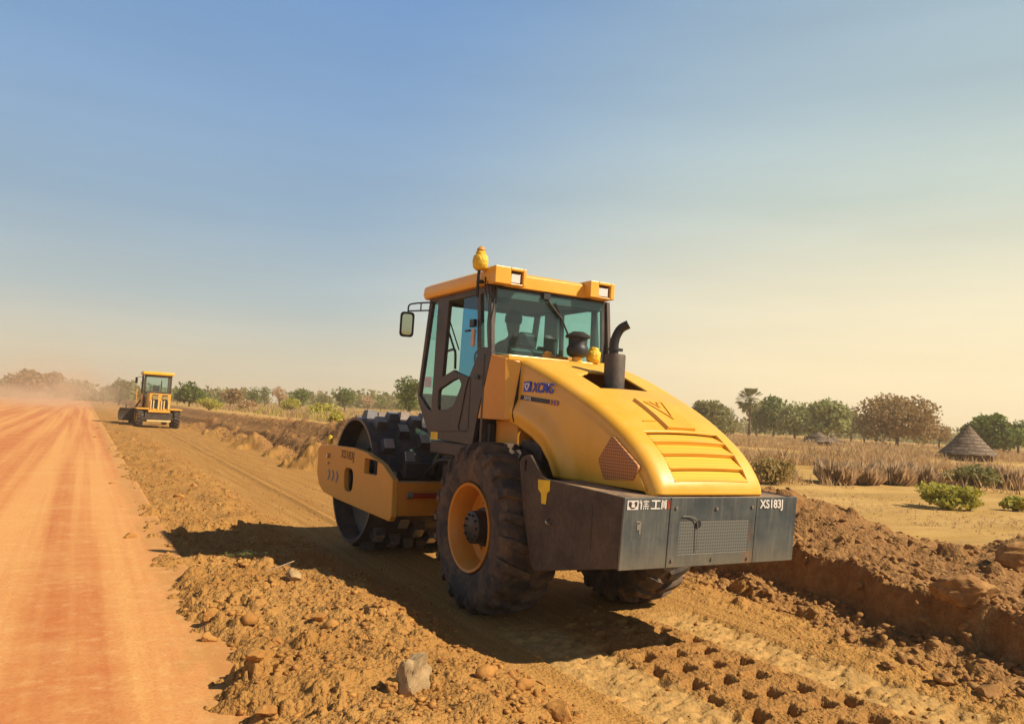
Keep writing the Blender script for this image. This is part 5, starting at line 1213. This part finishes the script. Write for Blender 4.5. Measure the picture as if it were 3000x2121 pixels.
def scatter(name, pts_fn, n, smin, smax, mat, seed, label, power=2.2):
    r = np.random.default_rng(seed); X, Y = pts_fn(r, n); n = len(X); Z = terrain(X, Y)[0]
    vs = []
    for k in range(8):
        bm = bmesh.new(); bmesh.ops.create_icosphere(bm, subdivisions=1, radius=1); v = np.array([p.co[:] for p in bm.verts]); f = np.array([[p.index for p in q.verts] for q in bm.faces]); bm.free()
        v = v*(1+.30*r.normal(size=(len(v), 1)).clip(-1.6, 1.6))+.12*r.normal(size=v.shape); vs.append((v, f))
    s = smin+(smax-smin)*r.random(n)**power; idx = r.integers(0, 8, n); OV, OF, off = [], [], 0
    for k in range(8):
        m_ = idx == k; nn = m_.sum(); v, f = vs[k]; a = r.random(nn)*2*pi; ca, sa = np.cos(a), np.sin(a); sc_ = np.stack([s[m_]*(.8+.5*r.random(nn)), s[m_]*(.7+.4*r.random(nn)), s[m_]*(.5+.35*r.random(nn))], -1)
        P = v[None]*sc_[:, None]; x = P[..., 0]*ca[:, None]-P[..., 1]*sa[:, None]; y = P[..., 0]*sa[:, None]+P[..., 1]*ca[:, None]
        P = np.stack([x+X[m_][:, None], y+Y[m_][:, None], P[..., 2]+(Z[m_]+s[m_]*.18)[:, None]], -1).reshape(-1, 3); OV.append(P)
        OF.append((f[None]+(np.arange(nn)*len(v))[:, None, None]+off).reshape(-1, 3)); off += nn*len(v)
    o = np_mesh(name, np.concatenate(OV), np.concatenate(OF), mat, None, False); tag(o, label, None, None, 'stuff'); return o
def strip(x0, x1, y0, y1, clump=.0, jit=0):
    def f(r, n):
        t = r.random(n); Y = y0+(y1-y0)*t**2.0; X = x0+(x1-x0)*r.random(n); k = fbm(X*1.1+2, Y*1.1, 3) > clump-.35*r.random(n); return X[k], Y[k]
    return f
def cutfoot(r, n):
    t = r.random(n); Y = -5.5+48*t**2.2; xc = xcut(Y); X = xc-.75+1.0*r.random(n)**.8; k = fbm(X*1.3+2, Y*1.3, 3) > -.05-.3*r.random(n); return X[k], Y[k]
def bank(r, n):
    t = r.random(n); Y = -4.5+60*t**2.2; X = xcut(Y)+.1+(3.4+.03*Y)*r.random(n); return X, Y
scatter('soil_crumbs', strip(-3.6, -1.45, -4.2, 34, .05), 20000, .003, .028, CLODM, 61, 'small crumbs of soil covering the windrow beside the road', 4)
scatter('soil_crumbs', strip(-3.45, -1.7, -4, 60, .08), 160, .02, .06, CLODM, 62, 'fist-sized crumbs of soil on the windrow', 2.4)
scatter('soil_crumbs', cutfoot, 9000, .006, .055, CLODR, 63, 'reddish crumbs at the foot of the cut bank', 3.5)
scatter('soil_crumbs', bank, 11000, .004, .05, CLODR, 64, 'reddish crumbs on the dirt bank', 4)
scatter('soil_crumbs', strip(-1.4, 2.0, -4.2, 40, .12), 3500, .005, .025, CLODM, 65, 'scattered crumbs on the rolled bed', 3)
scatter('soil_crumbs', strip(-4.1, -3.42, -3.6, 30, .02), 2600, .003, .022, CLODM, 66, 'stray crumbs on the edge of the red road', 3)
# a dry stalk on the bank and twigs in the shade
x, y = gpx(2138, 1262); st_ = empty('dry_stalk', (x, y, th(x, y))); tag(st_, 'thin curved dry stalk sticking out of the bank by the smooth earth lump', 'stalk')
bm = bmesh.new(); tube(bm, smooth_path([(0,0,-.03), (.01,0,.10), (.05,-.01,.17), (.12,-.02,.20)], 5), .005, 5); make('stem', bm, LEAF['dry'], st_, 60)
x, y = gpx(625, 1290); st_ = empty('dry_twig', (x, y, th(x, y)+.03)); tag(st_, 'bleached twig lying in the shadow next to the pale stone', 'twig')
bm = bmesh.new(); tube(bm, [(-.14,-.08,0), (.02,.0,.03), (.16,.10,.05)], .006, 5); tube(bm, [(.02,.0,.03), (.10,-.02,.04)], .004, 5); make('stem', bm, LEAF['dry'], st_, 60)

# ================================================================ AIR : haze and road dust
def volume_box(name, x0, x1, y0, y1, z0, z1, mat, kind='stuff'):
    bm = bmesh.new(); box(bm, x0, x1, y0, y1, z0, z1); o = make(name, bm, mat, None, 0); tag(o, kind=kind); return o
hm = bpy.data.materials.new('haze_air'); hm.use_nodes = True; hm.node_tree.nodes.clear(); pv = hm.node_tree.nodes.new('ShaderNodeVolumePrincipled'); ho = hm.node_tree.nodes.new('ShaderNodeOutputMaterial'); hm.node_tree.links.new(pv.outputs[0], ho.inputs['Volume'])
pv.inputs['Color'].default_value = (.93,.84,.70,1); pv.inputs['Density'].default_value = .0011; pv.inputs['Anisotropy'].default_value = .3
volume_box('haze', -420, 560, -60, 640, -1.5, 13.5, hm)
dm = bpy.data.materials.new('road_dust'); dm.use_nodes = True; n_ = dm.node_tree.nodes; l_ = dm.node_tree.links; n_.clear()
pv = n_.new('ShaderNodeVolumePrincipled'); ho = n_.new('ShaderNodeOutputMaterial'); l_.new(pv.outputs[0], ho.inputs['Volume']); pv.inputs['Color'].default_value = (.97,.80,.60,1); pv.inputs['Anisotropy'].default_value = .2
tcc = n_.new('ShaderNodeTexCoord'); ln = n_.new('ShaderNodeVectorMath'); ln.operation = 'LENGTH'; l_.new(tcc.outputs['Object'], ln.inputs[0])
m1 = n_.new('ShaderNodeMapRange'); m1.interpolation_type = 'SMOOTHSTEP'; l_.new(ln.outputs['Value'], m1.inputs[0]); m1.inputs[1].default_value = 1.0; m1.inputs[2].default_value = .15; m1.inputs[3].default_value = 0; m1.inputs[4].default_value = 1
nz = n_.new('ShaderNodeTexNoise'); nz.inputs['Scale'].default_value = 2.6; nz.inputs['Detail'].default_value = 3; l_.new(tcc.outputs['Object'], nz.inputs['Vector'])
m2 = n_.new('ShaderNodeMapRange'); l_.new(nz.outputs[0], m2.inputs[0]); m2.inputs[1].default_value = .36; m2.inputs[2].default_value = .66; m2.inputs[3].default_value = .15; m2.inputs[4].default_value = 1.3
mu = n_.new('ShaderNodeMath'); mu.operation = 'MULTIPLY'; l_.new(m1.outputs[0], mu.inputs[0]); l_.new(m2.outputs[0], mu.inputs[1]); mu2 = n_.new('ShaderNodeMath'); mu2.operation = 'MULTIPLY'; l_.new(mu.outputs[0], mu2.inputs[0]); mu2.inputs[1].default_value = .020; l_.new(mu2.outputs[0], pv.inputs['Density'])
def dust_cloud(x, y, z, sx, sy, sz, label):
    bm = bmesh.new(); bmesh.ops.create_icosphere(bm, subdivisions=3, radius=1); o = make('dust_cloud', bm, dm, None, 0); o.location = (x, y, z); o.scale = (sx, sy, sz); tag(o, label, None, None, 'stuff')
dust_cloud(-6.5, 95, 1.6, 9, 60, 5.0, 'pale orange dust hanging over the far end of the road')
dust_cloud(-16, 110, .8, 16, 70, 3.2, 'thin low dust drifting over the left side of the road')
